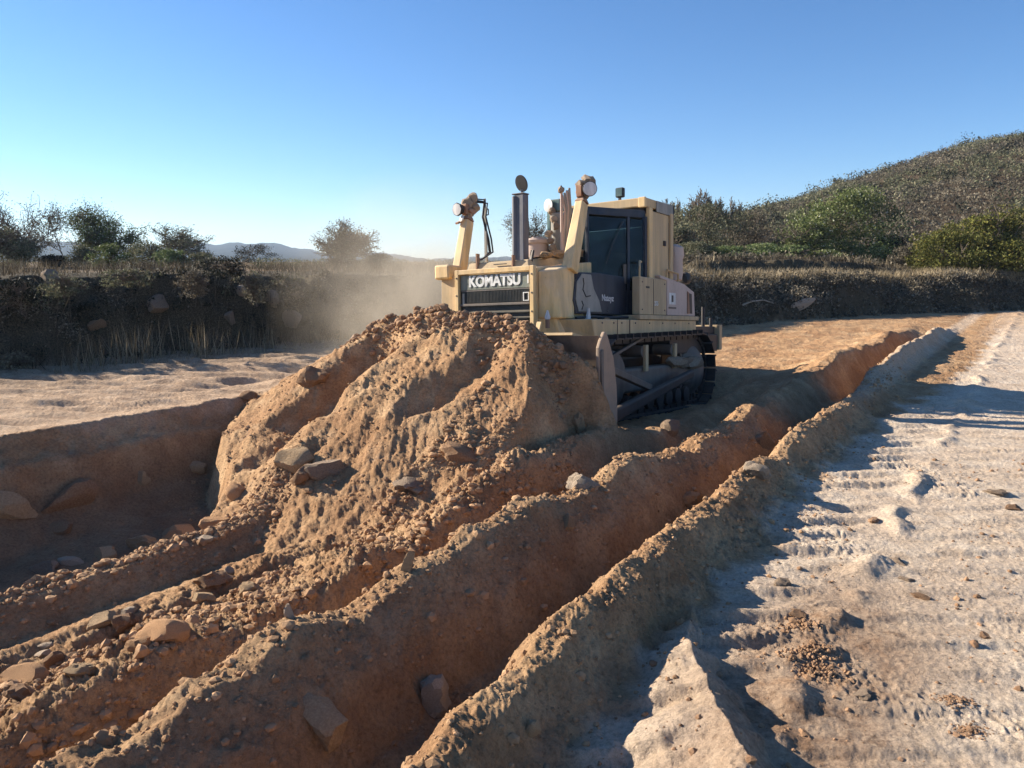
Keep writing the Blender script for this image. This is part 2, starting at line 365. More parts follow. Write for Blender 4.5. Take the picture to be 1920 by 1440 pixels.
M['clods'] = soil_mat('loose_clods', (.31, .175, .09), (.48, .30, .165), 6, .4)
M['clods_dark'] = soil_mat('dark_clods', (.22, .125, .07), (.42, .26, .15), 6, .4)

def leaf_mat(name, stops, trans=.25):
    m, t, bs = newmat(name); geo = t.nodes.new('ShaderNodeNewGeometry')
    c = ramp(t, geo.outputs['Random Per Island'], stops)
    c = mix(t, 1.0, c, ramp(t, noise_tex(t, .55, 3, .5), [(.35, .6), (.65, 1.3)]), 'MULTIPLY')
    t.links.new(c, bs.inputs['Base Color']); bs.inputs['Roughness'].default_value = .75; bs.inputs['Specular IOR Level'].default_value = .2
    tr = t.nodes.new('ShaderNodeBsdfTranslucent'); t.links.new(c, tr.inputs[0])
    mx = t.nodes.new('ShaderNodeMixShader'); mx.inputs[0].default_value = trans
    t.links.new(bs.outputs[0], mx.inputs[1]); t.links.new(tr.outputs[0], mx.inputs[2]); t.links.new(mx.outputs[0], t.nodes['Material Output'].inputs[0])
    return m
M['leaf_green'] = leaf_mat('green_leaves', [(0, (.06, .09, .025)), (.6, (.15, .18, .06)), (.93, (.25, .26, .11)), (1, (.6, .6, .5))])
M['leaf_bright'] = leaf_mat('light_green_leaves', [(0, (.09, .13, .045)), (.6, (.18, .23, .085)), (.95, (.28, .3, .14)), (1, (.5, .5, .4))])
M['leaf_yellow'] = leaf_mat('yellow_green_leaves', [(0, (.06, .07, .018)), (.5, (.12, .125, .03)), (.9, (.20, .19, .045)), (1, (.27, .2, .07))])
M['leaf_dull'] = leaf_mat('dull_olive_leaves', [(0, (.075, .08, .045)), (.6, (.16, .165, .095)), (1, (.27, .24, .15))])
M['leaf_brown'] = leaf_mat('dry_brown_leaves', [(0, (.08, .07, .05)), (.6, (.165, .14, .10)), (1, (.28, .24, .17))])
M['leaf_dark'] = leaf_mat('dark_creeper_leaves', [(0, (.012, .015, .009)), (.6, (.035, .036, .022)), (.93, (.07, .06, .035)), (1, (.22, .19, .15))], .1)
M['leaf_dusty'] = leaf_mat('dusty_pale_leaves', [(0, (.14, .12, .085)), (.6, (.2, .18, .12)), (1, (.32, .29, .2))])
M['straw'] = leaf_mat('dry_straw', [(0, (.15, .115, .065)), (.5, (.30, .23, .135)), (1, (.52, .43, .29))])
M['straw_dark'] = leaf_mat('dark_dry_stems', [(0, (.04, .032, .022)), (.6, (.09, .07, .045)), (1, (.2, .16, .11))])
M['bark'] = soil_mat('grey_bark', (.10, .08, .062), (.22, .175, .13), 8)
M['bark_pale'] = soil_mat('pale_dead_wood', (.3, .26, .2), (.5, .44, .35), 8)

# ------------------------------------------------------------ the pit floor as one sheet
def build_ground():
    a0 = np.radians(np.arange(-46, 46.001, 92 / 1010)); out = np.radians(np.arange(50, 310.1, 5.0))
    az = np.concatenate([a0, out]); na = len(az)
    r1 = 1.05 * np.exp(np.arange(0, math.log(60 / 1.05), .0045)); r2 = 60 * np.exp(np.arange(.03, math.log(4200 / 60), .06))
    rr = np.concatenate([[.0, .25, .5, .75, .9], r1, r2]); nr = len(rr)
    A, Rr = np.meshgrid(az, rr); X = np.sin(A) * Rr; Y = np.cos(A) * Rr
    z, n, s, r, bd, mound = height(X.ravel(), Y.ravel(), True, 'all')
    V = np.stack([X.ravel(), Y.ravel(), z], 1)
    i = np.arange(nr - 1)[:, None] * na; j = np.arange(na); k = (j + 1) % na
    Fc = np.stack([i + j, i + na + j, i + na + k, i + k], -1).reshape(-1, 4)
    me = np_mesh('ground', V, Fc[:, ::-1], 4, True)
    x, y = X.ravel(), Y.ravel()
    ed = .12 * pn(x * 2, y * 2, 101) + .05 * pn(x * 8, y * 8, 102)
    n0 = n - path1(s) * np.exp(-((n + 1.8) / .5) ** 2)
    cream = sstep(-1.42, -1.24, n0 + ed - .35 * sstep(9, 16, s)) * sstep(30, 17, np.hypot(x - 3, y)) * (.9 + 0 * x) + .35 * sstep(-1.42, -1.24, n) * sstep(17, 30, s)
    c1far = sstep(8.5, 12, s) * np.exp(-((n + 1.98) / .22) ** 4); cream = np.maximum(cream, .55 * c1far)
    plain = sstep(-8.95, -9.2, n + ed) * sstep(16, 12, s)
    spill = np.clip(np.exp(-((n + .72) / .42) ** 2 - ((s - 3.6) / 1.0) ** 2) * 1.3 + .5 * np.exp(-((n + .55) / .5) ** 2 - ((s - 2.2) / .8) ** 2) + .08 * (n > -1.4), 0, 1) * (1 - plain)
    painted_shade = np.clip(sstep(-8.85, -8.5, n) * sstep(-5.9, -6.6, n) * sstep(7.5, 6.5, s) * (1 - mound) * .75
                   + .25 * np.exp(-((n + 2.3) / .4) ** 2) * (1 - mound), 0, 1)  # mask for painted shade: trench floor below the left wall, furrow between ridges
    bb = bd + .5 * ed + .4 * pn(x * .7, y * .7, 103)
    bwv = bd + .6 * pn(x * .5, y * .5, 62) + .28 * pn(x * 1.6, y * 1.6, 63) + .1 * pn(x * 4, y * 4, 67); veg = np.clip(sstep(-.35, .0, bwv + .3 * ed), 0, 1); veg = np.where(bd > 6, .75, veg)
    vegl = sstep(-4.2, -.3, bb) * (x < 2) * .5; veg = np.maximum(veg, vegl)
    for nm, d in (('cream', cream), ('plain', plain), ('spill', spill), ('painted_shade', painted_shade), ('veg', veg)):
        at_ = me.attributes.new(nm, 'FLOAT', 'POINT'); at_.data.foreach_set('value', np.ascontiguousarray(d, np.float32))
    tag(link('ground', me, M['ground']), kind='structure')
build_ground()

# ------------------------------------------------------------ hills
def sheet(name, V2, mat, kind='structure'):
    nr, na, _ = V2.shape; i = np.arange(nr - 1)[:, None] * na; j = np.arange(na - 1)
    Fc = np.stack([i + j, i + j + 1, i + na + j + 1, i + na + j], -1).reshape(-1, 4)
    return tag(link(name, np_mesh(name, V2.reshape(-1, 3), Fc, 4, True), mat), kind=kind)
def hill_mat(name, a, b, sc):
    m, t, bs = newmat(name)
    c = ramp(t, noise_tex(t, sc, 8, .7), [(.35, a), (.65, b)])
    t.links.new(c, bs.inputs['Base Color']); bs.inputs['Roughness'].default_value = 1; bs.inputs['Specular IOR Level'].default_value = 0
    bump(t, noise_tex(t, sc * 2, 8, .75), bs, 1, 1.0 / sc); return m
M['hill'] = hill_mat('scrub_hillside', (.09, .07, .05), (.2, .15, .11), .35)
M['mount'] = hill_mat('far_mountain', (.03, .04, .035), (.06, .07, .05), .02)
CR_A = [900, 1100, 1240, 1330, 1400, 1460, 1560, 1700, 1800, 1920, 2100, 2600, 3600]
CR_V = [485, 440, 404, 396, 388, 372, 338, 298, 274, 254, 225, 180, 170]
def hill_z(x, y):
    u = 960 + FOC * x / np.maximum(y, 1); r = np.hypot(x, y)
    el = (490 - np.interp(u, CR_A, CR_V)) / FOC
    rc = 110 + 30 * np.clip((u - 1240) / 700, -.5, 1.5)         # crest distance
    zc = el * rc * .985 * np.cos(np.arctan2(x, y)) + 1.9 - 1.9
    t = np.clip((r - 44) / (rc - 44), 0, 3)
    prof = np.where(t < 1, np.sin(np.clip(t, 0, 1) * math.pi / 2) ** 1.25, np.maximum(0, 1 - .35 * (t - 1) ** 2))
    return 1.4 + (zc - 1.4) * prof + .9 * fbm(x, y, .05, 4, 110) * np.clip(t * 2, 0, 1)
def build_hill():
    az = np.radians(np.linspace(-2, 66, 200)); rr = np.concatenate([np.linspace(43, 160, 110), np.linspace(170, 330, 12)])
    A, Rr = np.meshgrid(az, rr); X, Y = np.sin(A) * Rr, np.cos(A) * Rr
    sheet('hill', np.stack([X, Y, hill_z(X.ravel(), Y.ravel()).reshape(X.shape)], -1), M['hill'])
    mu = [-900, -300, 0, 90, 160, 250, 380, 430, 480, 520, 565, 610, 680, 740, 800, 860, 940, 1100, 1500, 3000]
    mv = [440, 455, 466, 458, 461, 470, 463, 462, 461, 460, 470, 475, 478, 478, 485, 484, 486, 488, 480, 470]
    az = np.radians(np.linspace(-62, 40, 420)); rr = np.array([900, 1200, 1500, 1750, 1900, 2000, 2080, 2300, 2700.])
    A, Rr = np.meshgrid(az, rr); X, Y = np.sin(A) * Rr, np.cos(A) * Rr
    u = 960 + FOC * X / Y; el = (492 - np.interp(u, mu, mv)) / FOC; t = np.clip((Rr - 900) / 1100, 0, 1)
    top = el * 2000 * .985 + 6 * fbm(A * 60, A * 0, 1, 4, 120)
    Z = 1 + top * np.where(Rr <= 2000, t ** 1.4, np.clip(1 - (Rr - 2000) / 700, 0, 1)) + 4 * fbm(X, Y, .004, 3, 121) * t
    sheet('mountains', np.stack([X, Y, Z], -1), M['mount'])
build_hill()

# ------------------------------------------------------------ foliage helpers
def tri_leaves(C, size, rs, flat=0.0, asp=.55):
    n_ = len(C); a = rs.normal(size=(n_, 3)); a[:, 2] *= (1 - flat); a /= np.linalg.norm(a, axis=1, keepdims=True)
    b = rs.normal(size=(n_, 3)); b -= a * (a * b).sum(1, keepdims=True); b /= np.linalg.norm(b, axis=1, keepdims=True)
    sz = size * (.5 + rs.rand(n_, 1)); V = np.stack([C - a * sz * .5, C + b * sz * asp, C + a * sz * .5], 1).reshape(-1, 3)
    return V
def leaf_obj(name, C, size, mat, rs, parent=None, flat=0.0, asp=.55):
    V = tri_leaves(np.asarray(C, float), size, rs, flat, asp)
    return link(name, np_mesh(name, V, np.arange(len(V)), 3), mat, parent)
def clump_points(centers, radii, per, rs):
    k = len(centers); d = rs.normal(size=(k * per, 3)); d /= np.linalg.norm(d, axis=1, keepdims=True)
    rad = rs.rand(k * per, 1) ** .45
    return np.repeat(centers, per, 0) + d * rad * np.repeat(radii, per, 0)
def blades(P, hgt, wid, rs, lean=.35, down=False):
    n_ = len(P); L = hgt * (.4 + rs.rand(n_, 1) * .9); a = rs.rand(n_) * 2 * np.pi
    sd_ = np.stack([np.cos(a), np.sin(a), a * 0], 1) * wid * (.6 + .8 * rs.rand(n_, 1))
    dr = rs.normal(size=(n_, 3)) * lean; dr[:, 2] = -1 if down else 1
    return np.stack([P - sd_ * .5, P + sd_ * .5, P + dr * L], 1).reshape(-1, 3)
def skeleton(h, spread, rs, lv=4, trunk_n=1, lean=.15, start=.12, up=.25, kids=(3, 5), wig=.18, r0=.05):
    segs = []; tips = []
    def grow(p, d, L, r, k):
        m = 4; q = p
        for i in range(m):
            d = (d + rs.normal(size=3) * wig + np.array([0, 0, up * .12])); d = d / np.linalg.norm(d)
            q2 = q + d * L / m; rr = r * (1 - .55 * (i + 1) / m); segs.append((q, q2, r * (1 - .55 * i / m), rr))
            if k > 0 and (i > 0 or k < lv):
                for _ in range(rs.randint(*kids) if i > 0 else 1):
                    if rs.rand() < .62:
                        e = d + rs.normal(size=3) * spread; e[2] += up * .5; e /= np.linalg.norm(e)
                        grow(q2, e, L * (.5 + .25 * rs.rand()), rr * .65, k - 1)
            q = q2
        tips.append(q)
        if k == 0: tips.append((q + p) / 2)
    for _ in range(trunk_n):
        d = np.array([rs.normal() * lean, rs.normal() * lean, 1.0]); d /= np.linalg.norm(d)
        grow(np.zeros(3), d, h * .45, r0, lv)
    return segs, np.array(tips)
def seg_mesh(segs, k=4, mn=.006):
    A = np.array([s_[0] for s_ in segs]); B = np.array([s_[1] for s_ in segs]); ra = np.maximum([s_[2] for s_ in segs], mn); rb = np.maximum([s_[3] for s_ in segs], mn)
    d = B - A; d /= np.linalg.norm(d, axis=1, keepdims=True) + 1e-9
    a = np.cross(d, [.31, .9, .2]); a /= np.linalg.norm(a, axis=1, keepdims=True) + 1e-9; b = np.cross(d, a)
    V = []
    for (P, rr) in ((A, ra), (B, rb)):
        for j in range(k):
            t = 2 * math.pi * j / k; V.append(P + (a * math.cos(t) + b * math.sin(t)) * rr[:, None])
    V = np.stack(V, 1); n_ = len(segs); F_ = []
    for j in range(k): F_.append([j, (j + 1) % k, k + (j + 1) % k, k + j])
    Fc = (np.arange(n_)[:, None, None] * (2 * k) + np.array(F_)[None]).reshape(-1, 4)
    return V.reshape(-1, 3), Fc
def tree(label, cat, base, h, w_, mat, seed, leaves=4000, lsize=.1, lv=3, trunk_n=2, dense=0, group='trees', name='tree', spread=.7, bark='bark', r0=.06, tw=.012, crown_z=.55, lspread=.25, kids=(3, 5)):
    rs = np.random.RandomState(seed); root = empty(name, base)
    segs, tips = skeleton(h, spread, rs, lv, trunk_n, .35, r0=r0 * h / 4, kids=kids)
    allp = np.array([s_[1] for s_ in segs]); mx = np.abs(allp[:, :2]).max() + 1e-6; mz = allp[:, 2].max() + 1e-6
    sc = np.array([w_ / 2 / mx, w_ / 2 / mx, h / mz])
    segs = [(a * sc, b * sc, r_, q_) for a, b, r_, q_ in segs]; tips = tips * sc
    V, Fc = seg_mesh(segs, 4, tw); link('trunk', np_mesh('trunk', V, Fc, 4, True), M[bark], root)
    C = []
    if leaves:
        t_ = tips[tips[:, 2] > .25 * h * (1 - min(dense, 1))]
        if dense:
            k = 46; ph = rs.rand(k) * 2 * np.pi; rr = rs.rand(k) ** .5
            cz = rs.rand(k); shell = np.sqrt(np.clip(1 - (np.abs(cz - .4) / .62) ** 2.2, 0.05, 1))
            cc = np.stack([np.cos(ph) * rr * shell * w_ * .42, np.sin(ph) * rr * shell * w_ * .42, h * (.12 + .76 * cz)], 1)
            rad = (.10 + .10 * rs.rand(k, 1)) * np.array([[w_, w_, h * .9]])
            C.append(clump_points(cc, rad, int(leaves / k), rs))
        else:
            idx = rs.randint(0, len(t_), leaves); C.append(t_[idx] + rs.normal(size=(leaves, 3)) * lspread * h / 8)
        leaf_obj('crown', np.concatenate(C), lsize, M[mat], rs, root)
    return tag(root, label, cat, group)

# left side: scrub trees on the bench
def base_at(u, y, dz=0):
    x = (u - 960) / FOC * y * 1.0; return (x, y, hz(x, y) - .05 + dz)
def top_h(v, y, b): return max(.4, 1.9 + (490 - v) / FOC * y * 1.06 - b[2])
LT = [
    (58, 30, 368, 2.6, 'leaf_brown', 500, 'wide bare-branched tree at the far left of the bench', 3, 2, 0),
    (20, 27, 428, 1.9, 'leaf_dull', 5200, 'dark bushy tree under the wide bare tree at the left edge', 3, 3, 1),
    (140, 36, 388, 2.2, 'leaf_dull', 500, 'thin bare tree with a single bent trunk, second from the left', 3, 1, 0),
    (196, 32, 386, 2.5, 'leaf_green', 2600, 'tallest leafy green tree on the left bench', 3, 2, 0),
    (252, 31, 414, 2.2, 'leaf_green', 2600, 'full green tree right of the tall leafy one', 3, 3, 0),
    (340, 33, 424, 2.2, 'leaf_dull', 1500, 'low twiggy tree with thin upright branches on the left bench', 3, 3, 0),
    (488, 44, 459, 1.9, 'leaf_dark', 1600, 'small dark tree standing alone against the blue mountains', 2, 2, 1),
    (672, 29, 418, 2.3, 'leaf_dusty', 2600, 'pale dusty tree rising behind the dust cloud', 3, 4, 0),
    (1000, 40, 402, 2.0, 'leaf_brown', 1500, 'bare twiggy tree seen between exhaust stack and cab', 3, 2, 0),
]
for i, (u, y, vt, wd, mt, nl, lab, lv, tn, dn) in enumerate(LT):
    b = base_at(u, y); tree(lab, 'tree', b, top_h(vt, y, b), wd * (1.7 if not dn else 1.5), mt, 200 + i, int(nl * (2.4 if not dn else 1.3)) + 700, .062, lv, tn, dn, 'trees on the left bench', tw=.009, kids=(2, 5) if not dn else (3, 5), lspread=.4, spread=.8)
LB = [(165, 29, 462, 1.3, 'leaf_dull', 'low olive bush beneath the thin bare tree'), (215, 27, 458, 1.4, 'leaf_green', 'round green bush at the foot of the tall leafy tree'), (285, 28, 455, 1.7, 'leaf_dull', 'dark olive bush in the middle of the left bench'),
      (330, 27, 466, 1.3, 'leaf_bright', 'lighter green bush below the twiggy tree'), (385, 27, 474, 1.4, 'leaf_dull', 'last low bush before the open mountains'), (110, 30, 478, 1.2, 'leaf_dark', 'dark low bush right of the wide bare tree'), (648, 28, 470, 1.2, 'leaf_dusty', 'dusty bush at the left foot of the dusty tree'), (712, 28, 474, 1.2, 'leaf_dusty', 'dusty bush at the right foot of the dusty tree')]
for i, (u, y, vt, wd, mt, lab) in enumerate(LB):
    b = base_at(u, y); tree(lab, 'bush', b, top_h(vt, y, b), wd, mt, 260 + i, 3400, .06, 2, 3, 1, 'low bushes on the left bench', 'bush')
RT = [
    (1320, 41, 383, 5.6, 'leaf_dull', 11000, 'large dull green tree just right of the cab', 1),
    (1265, 38, 425, 2.6, 'leaf_dull', 5000, 'grey green bush tree beside the cab rear', 1),
    (1395, 44, 402, 3.4, 'leaf_brown', 6000, 'brown leafed tree between the two big green trees', 1),
    (1568, 39, 360, 6.0, 'leaf_green', 20000, 'big round green tree with white flecks at the hill foot', 1),
    (1500, 38, 420, 3.0, 'leaf_green', 7000, 'dark green shoulder tree left of the big round tree', 1),
    (1655, 39, 440, 2.0, 'leaf_dark', 3500, 'small dark tree right of the big round tree', 1),
    (1880, 33, 396, 5.4, 'leaf_yellow', 22000, 'olive yellow spreading tree at the right edge', 1),
    (1765, 33, 432, 3.4, 'leaf_yellow', 9000, 'yellow green tree left of the spreading one', 1),
]
for i, (u, y, vt, wd, mt, nl, lab, dn) in enumerate(RT):
    b = base_at(u, y); tree(lab, 'tree', b, top_h(vt, y, b), wd * 1.08, mt, 300 + i, nl, .105, 2, 3, dn, 'trees at the foot of the hill')
RB = [(1360, 36, 462, 2.2, 'leaf_bright', 'pale green bush on the terrace edge, leftmost'), (1420, 36, 458, 2.2, 'leaf_bright', 'light green bush in the middle of the terrace'), (1475, 35.5, 462, 2.0, 'leaf_bright', 'light green bush in front of the big round tree'),
      (1300, 36, 455, 2.2, 'leaf_dull', 'dull bush close behind the dozer tank'), (1540, 36, 470, 2.0, 'leaf_green', 'low dark bush under the big round tree'), (1690, 35, 462, 1.7, 'leaf_brown', 'brown bush in the gap left of the yellow green trees'), (1730, 34, 470, 1.8, 'leaf_yellow', 'low yellow bush at the end of the terrace')]
for i, (u, y, vt, wd, mt, lab) in enumerate(RB):
    b = base_at(u, y); tree(lab, 'bush', b, top_h(vt, y, b), wd, mt, 340 + i, 5200, .08, 2, 3, 1, 'bushes along the right terrace', 'bush')
for i, (u, vt, lab) in enumerate([(1305, 366, 'bare tree with upright twigs on the skyline, left'), (1332, 372, 'bare tree on the skyline beside the upright one'), (1372, 378, 'pale bare tree on the skyline in the dip of the hill'), (1258, 384, 'thin bare tree on the skyline by the cab roof')]):
    b = base_at(u, 52, 1.2); tree(lab, 'tree', b, top_h(vt, 52, b), 2.4, 'leaf_brown', 380 + i, 700, .08, 3, 3, 0, 'bare trees on the skyline', tw=.017)
def hill_pt(u, rr_):
    d = ray(u, 490); t = rr_ / math.hypot(d[0], d[1]); x, y = d[0] * t, d[1] * t
    return (x, y, float(hill_z(np.array([x]), np.array([y]))[0]) - .2)
for i, (u, h_, wd, lab) in enumerate([(1875, 2.6, 2.6, 'small tree standing out on the hill crest at the right'), (1912, 3.4, 2.6, 'tallest tree on the hill crest at the right edge'), (1560, 1.7, 1.6, 'lone shrub on the hill crest above the big round tree'), (1690, 1.5, 2.0, 'lone shrub halfway up the hill crest')]):
    rc = 110 + 30 * np.clip((u - 1240) / 700, -.5, 1.5); tree(lab, 'tree', hill_pt(u, rc - 1), h_, wd, 'leaf_dark', 390 + i, 700, .22, 2, 2, 0, 'trees on the hill crest', tw=.04, lspread=.5)

# scrub that covers the hillside (reads as one mass)
def build_hill_scrub():
    rs = np.random.RandomState(5); k = 15000
    az = np.radians(rs.uniform(6, 52, k)); u = 960 + FOC * np.tan(az); rc = 110 + 30 * np.clip((u - 1240) / 700, -.5, 1.5)
    r_ = 44 + (rc + 2 - 44) * rs.rand(k) ** .8
    x, y = np.sin(az) * r_, np.cos(az) * r_; z = hill_z(x, y)
    mask = pn(x * .045, y * .045, 130) + .5 * pn(x * .12, y * .12, 131)
    rad = (.22 + .38 * rs.rand(k)) * (.7 + r_ / 130)
    for nm, mt, sel in (('brown_scrub', 'leaf_brown', (mask > -.28) & (rs.rand(k) < .95)), ('olive_scrub', 'leaf_dull', mask <= -.22)):
        c = np.stack([x, y, z + rad * .35], 1)[sel]; rd = (rad[:, None] * np.array([[1, 1, .75]]))[sel]
        P = clump_points(c, rd * (.7 + .9 * rs.rand(len(c), 1) ** 3), 24, rs)
        o = leaf_obj(nm, P, .17, M[mt], rs); tag(o, {'brown_scrub': 'dry brown scrub covering the hillside', 'olive_scrub': 'patches of olive scrub on the hillside'}[nm], 'scrub', kind='stuff')
    k = 230; az = np.radians(rs.uniform(8, 50, k)); u = 960 + FOC * np.tan(az); rc = 110 + 30 * np.clip((u - 1240) / 700, -.5, 1.5); r_ = 46 + (rc + 1 - 46) * rs.rand(k) ** .7
    x, y = np.sin(az) * r_, np.cos(az) * r_; rd = (.7 + .9 * rs.rand(k, 1)) * np.array([[1, 1, .8]]) * (.7 + r_[:, None] / 150); c = np.stack([x, y, hill_z(x, y) + rd[:, 2] * .4], 1)
    m = rs.rand(k) < .5
    tag(leaf_obj('hill_bushes', clump_points(c[m], rd[m] * .75, 150, rs), .2, M['leaf_dull'], rs), 'rounded olive bushes dotted over the hillside', 'scrub', kind='stuff')
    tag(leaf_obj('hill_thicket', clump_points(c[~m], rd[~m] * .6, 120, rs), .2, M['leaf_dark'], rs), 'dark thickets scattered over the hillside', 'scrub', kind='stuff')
build_hill_scrub()

# vegetation of the bank: creepers, grass, stems
def bank_points(k, rs, lo, hi, x0, x1):
    pts = []
    B_ = [p for p in BANK]
    seglen = [math.dist(a, b) for a, b in zip(B_[:-1], B_[1:])]; cum = np.cumsum([0] + seglen)
    t = rs.uniform(0, cum[-1], k * 3); d = rs.uniform(lo, hi, k * 3)
    i = np.clip(np.searchsorted(cum, t) - 1, 0, len(seglen) - 1)
    a = np.array(B_)[i]; b = np.array(B_)[i + 1]; f = ((t - cum[i]) / np.array(seglen)[i])[:, None]
    p = a + (b - a) * f; dr = (b - a) / np.linalg.norm(b - a, axis=1, keepdims=True); nr = np.stack([-dr[:, 1], dr[:, 0]], 1)
    p = p + nr * d[:, None]; m = (p[:, 0] > x0) & (p[:, 0] < x1)
    p = p[m][:k]; z = height(p[:, 0], p[:, 1]); return np.column_stack([p, z])
def stuff_leaves(name, label, P, size, mat, rs, cat='plants'):
    return tag(leaf_obj(name, P, size, M[mat], rs), label, cat, kind='stuff')
def build_bank():
    rs = np.random.RandomState(9)
    c = bank_points(1500, rs, -.25, 1.3, -22, 1); rad = np.full((len(c), 3), .16) * (.6 + rs.rand(len(c), 1))
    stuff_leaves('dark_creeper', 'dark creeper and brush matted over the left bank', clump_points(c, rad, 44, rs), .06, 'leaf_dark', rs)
    c = bank_points(3000, rs, -.4, 1.5, 3, 40); rad = np.full((len(c), 3), .22) * (.6 + rs.rand(len(c), 1))
    stuff_leaves('bank_brush', 'dark dry brush hanging over the right bank', clump_points(c, rad, 30, rs), .09, 'leaf_brown', rs)
    c = bank_points(420, rs, .5, 1.3, -16, 0); m = pn(c[:, 0] * .5, c[:, 1] * .5, 140) > .1; c = c[m]
    stuff_leaves('bank_leaves', 'green olive leaves in patches along the upper left bank', clump_points(c, np.full((len(c), 3), .16), 60, rs), .06, 'leaf_dull', rs)
    c = bank_points(260, rs, -.3, 1.2, -22, 1); stuff_leaves('bank_bramble', 'tangled brown bramble lumps on the left bank', clump_points(c, np.full((len(c), 3), .26) * (.5 + rs.rand(len(c), 1)), 160, rs), .045, 'leaf_brown', rs)
    c = bank_points(200, rs, .2, 1.2, 3, 40); stuff_leaves('terrace_bramble', 'tangled brown bramble lumps on the right bank', clump_points(c, np.full((len(c), 3), .32) * (.5 + rs.rand(len(c), 1)), 130, rs), .07, 'leaf_brown', rs)
    def bl(name, label, P, h_, w_, mat, lean=.3, down=False):
        V = blades(P, h_, w_, rs, lean, down); tag(link(name, np_mesh(name, V, np.arange(len(V)), 3), M[mat]), label, 'grass', kind='stuff')
    p = bank_points(26000, rs, 1.0, 14, -24, 2); bl('dry_grass', 'dry brown grass on top of the left bench', p, .32, .018, 'straw_dark', .35)
    p = bank_points(5500, rs, -.75, .6, -22, 2); bl('dark_stems', 'dark dry stems at the foot of the left bank', p, .6, .014, 'straw_dark', .38)
    p = bank_points(9000, rs, -1.5, -.2, -7.9, -5.2); m = pn(p[:, 0] * 1.1, p[:, 1] * 1.1, 141) > -.15; bl('tall_straw', 'tall pale straw at the foot of the left bank', p[m], .62, .013, 'straw', .2)
    p = bank_points(14000, rs, -1.9, -.1, -20, 0); bl('grass_fringe', 'short dry grass fringe on the pit floor', p, .07, .012, 'straw', .7)
    p = bank_points(26000, rs, .9, 3.4, 3, 45); bl('terrace_grass', 'straw coloured grass on the right terrace', p, .30, .028, 'straw', .45)
    p = bank_points(7000, rs, .55, 1.1, 3, 45); bl('hanging_grass', 'dry stems hanging over the edge of the right bank', p, .8, .022, 'straw_dark', .25, True)
    p = bank_points(9000, rs, 3.7, 5.5, 4, 20); bl('upper_grass', 'grass along the upper terrace edge', p, .22, .03, 'straw_dark', .4)
    p = bank_points(11000, rs, 4, 16, 14, 45); bl('yellow_grass', 'yellowing grass below the right hill', p, .4, .035, 'straw', .4)
    c = bank_points(500, rs, 9, 22, -26, 2); stuff_leaves('bench_brush', 'low olive brush behind the left bench', clump_points(c + np.array([0, 0, .15]), np.full((len(c), 3), .4) * np.array([[1, 1, .6]]), 40, rs), .08, 'leaf_dull', rs)
    c = bank_points(500, rs, 4, 12, 5, 45); stuff_leaves('hill_foot_brush', 'brown brush between the terrace and the trees', clump_points(c + np.array([0, 0, .1]), np.full((len(c), 3), .5) * np.array([[1, 1, .6]]), 34, rs), .12, 'leaf_brown', rs)
build_bank()
for i, (u, v, y, h_, wd, mt, lab) in enumerate([(482, 575, 16.6, .75, .6, 'leaf_dusty', 'pale spiky shrub on the shaded left bank'), (365, 560, 15.6, .6, .75, 'leaf_brown', 'pale leafless shrub hanging in the left bank'), (120, 560, 14.4, .5, .9, 'leaf_dull', 'olive shrub in a hollow of the left bank'), (40, 575, 13.9, .55, .8, 'leaf_dark', 'dark shrub in the left bank at the edge of the view'),
                                             (240, 540, 15.0, .4, 1.2, 'leaf_dull', 'low olive shrub along the top of the left bank'), (560, 585, 17.6, .6, .9, 'leaf_dark', 'dark shrub at the dusty end of the left bank'), (420, 520, 16.6, .45, 1.2, 'leaf_dark', 'dark shrub spilling over the left bank top'), (30, 682, 13.3, .38, .7, 'leaf_dusty', 'pale withered bush at the foot of the left bank')]):
    p = on_ray(u, v, y); tree(lab, 'shrub', (p.x, p.y, hz(p.x, p.y) - .05 if v > 650 else p.z), h_, wd, mt, 430 + i, 1400, .045, 2, 4, .6, 'shrubs on the left bank', 'shrub', tw=.006)

# ------------------------------------------------------------ rocks
def rock_mesh(seed, subd=3, cuts=6, rough=.12, squash=(1, 1, 1), sharp=24):
    rs = random.Random(seed); bm = bmesh.new(); bmesh.ops.create_icosphere(bm, subdivisions=subd, radius=1)
    pl = []
    for _ in range(cuts):
        v = Vector((rs.gauss(0, 1), rs.gauss(0, 1), rs.gauss(0, 1))).normalized(); pl.append((v, rs.uniform(.45, .8)))
    off = Vector((seed * 3.7, seed * 1.3, 0))
    for v in bm.verts:
        for p, d in pl:
            q = v.co.dot(p)
            if q > d: v.co -= p * (q - d)
        v.co *= 1 + (rough + .06) * (mnoise.noise(v.co * 1.6 + off) + .6 * mnoise.noise(v.co * 4.5 + off) + .35 * mnoise.noise(v.co * 11 + off))
        v.co = Vector((v.co.x * squash[0], v.co.y * squash[1], v.co.z * squash[2]))
    me = bpy.data.meshes.new('rock'); bm.to_mesh(me); bm.free()
    me.polygons.foreach_set('use_smooth', [True] * len(me.polygons)); me.set_sharp_from_angle(angle=R(sharp))
    return me
def rock(u, v, wpx, label, mat='rock_tan', sq=(1, 1, .8), rot=(0, 0, 0), seed=1, sink=.25, cuts=7, rough=.12, name='rock', group='rocks in the dug soil', cat='rock', subd=3):
    p, t = at(u, v + wpx * .15); r_ = wpx / FOC * t / 2 / .82; sink = sink * .8 + .14
    me = rock_mesh(seed, subd, cuts, rough, sq); o = link(name, me, M[mat])
    o.scale = (r_,) * 3; o.rotation_euler = tuple(R(a) for a in rot)
    o.location = p + Vector((0, 0, r_ * sq[2] * (1 - 2 * sink) * .6))
    return tag(o, label, cat, group)
rock(600, 1335, 105, 'large flat-faced tan boulder embedded in the shaded ridge side', 'rock_tan', (1.1, .7, .55), (35, 25, -38), 3, .35, 9, .05)
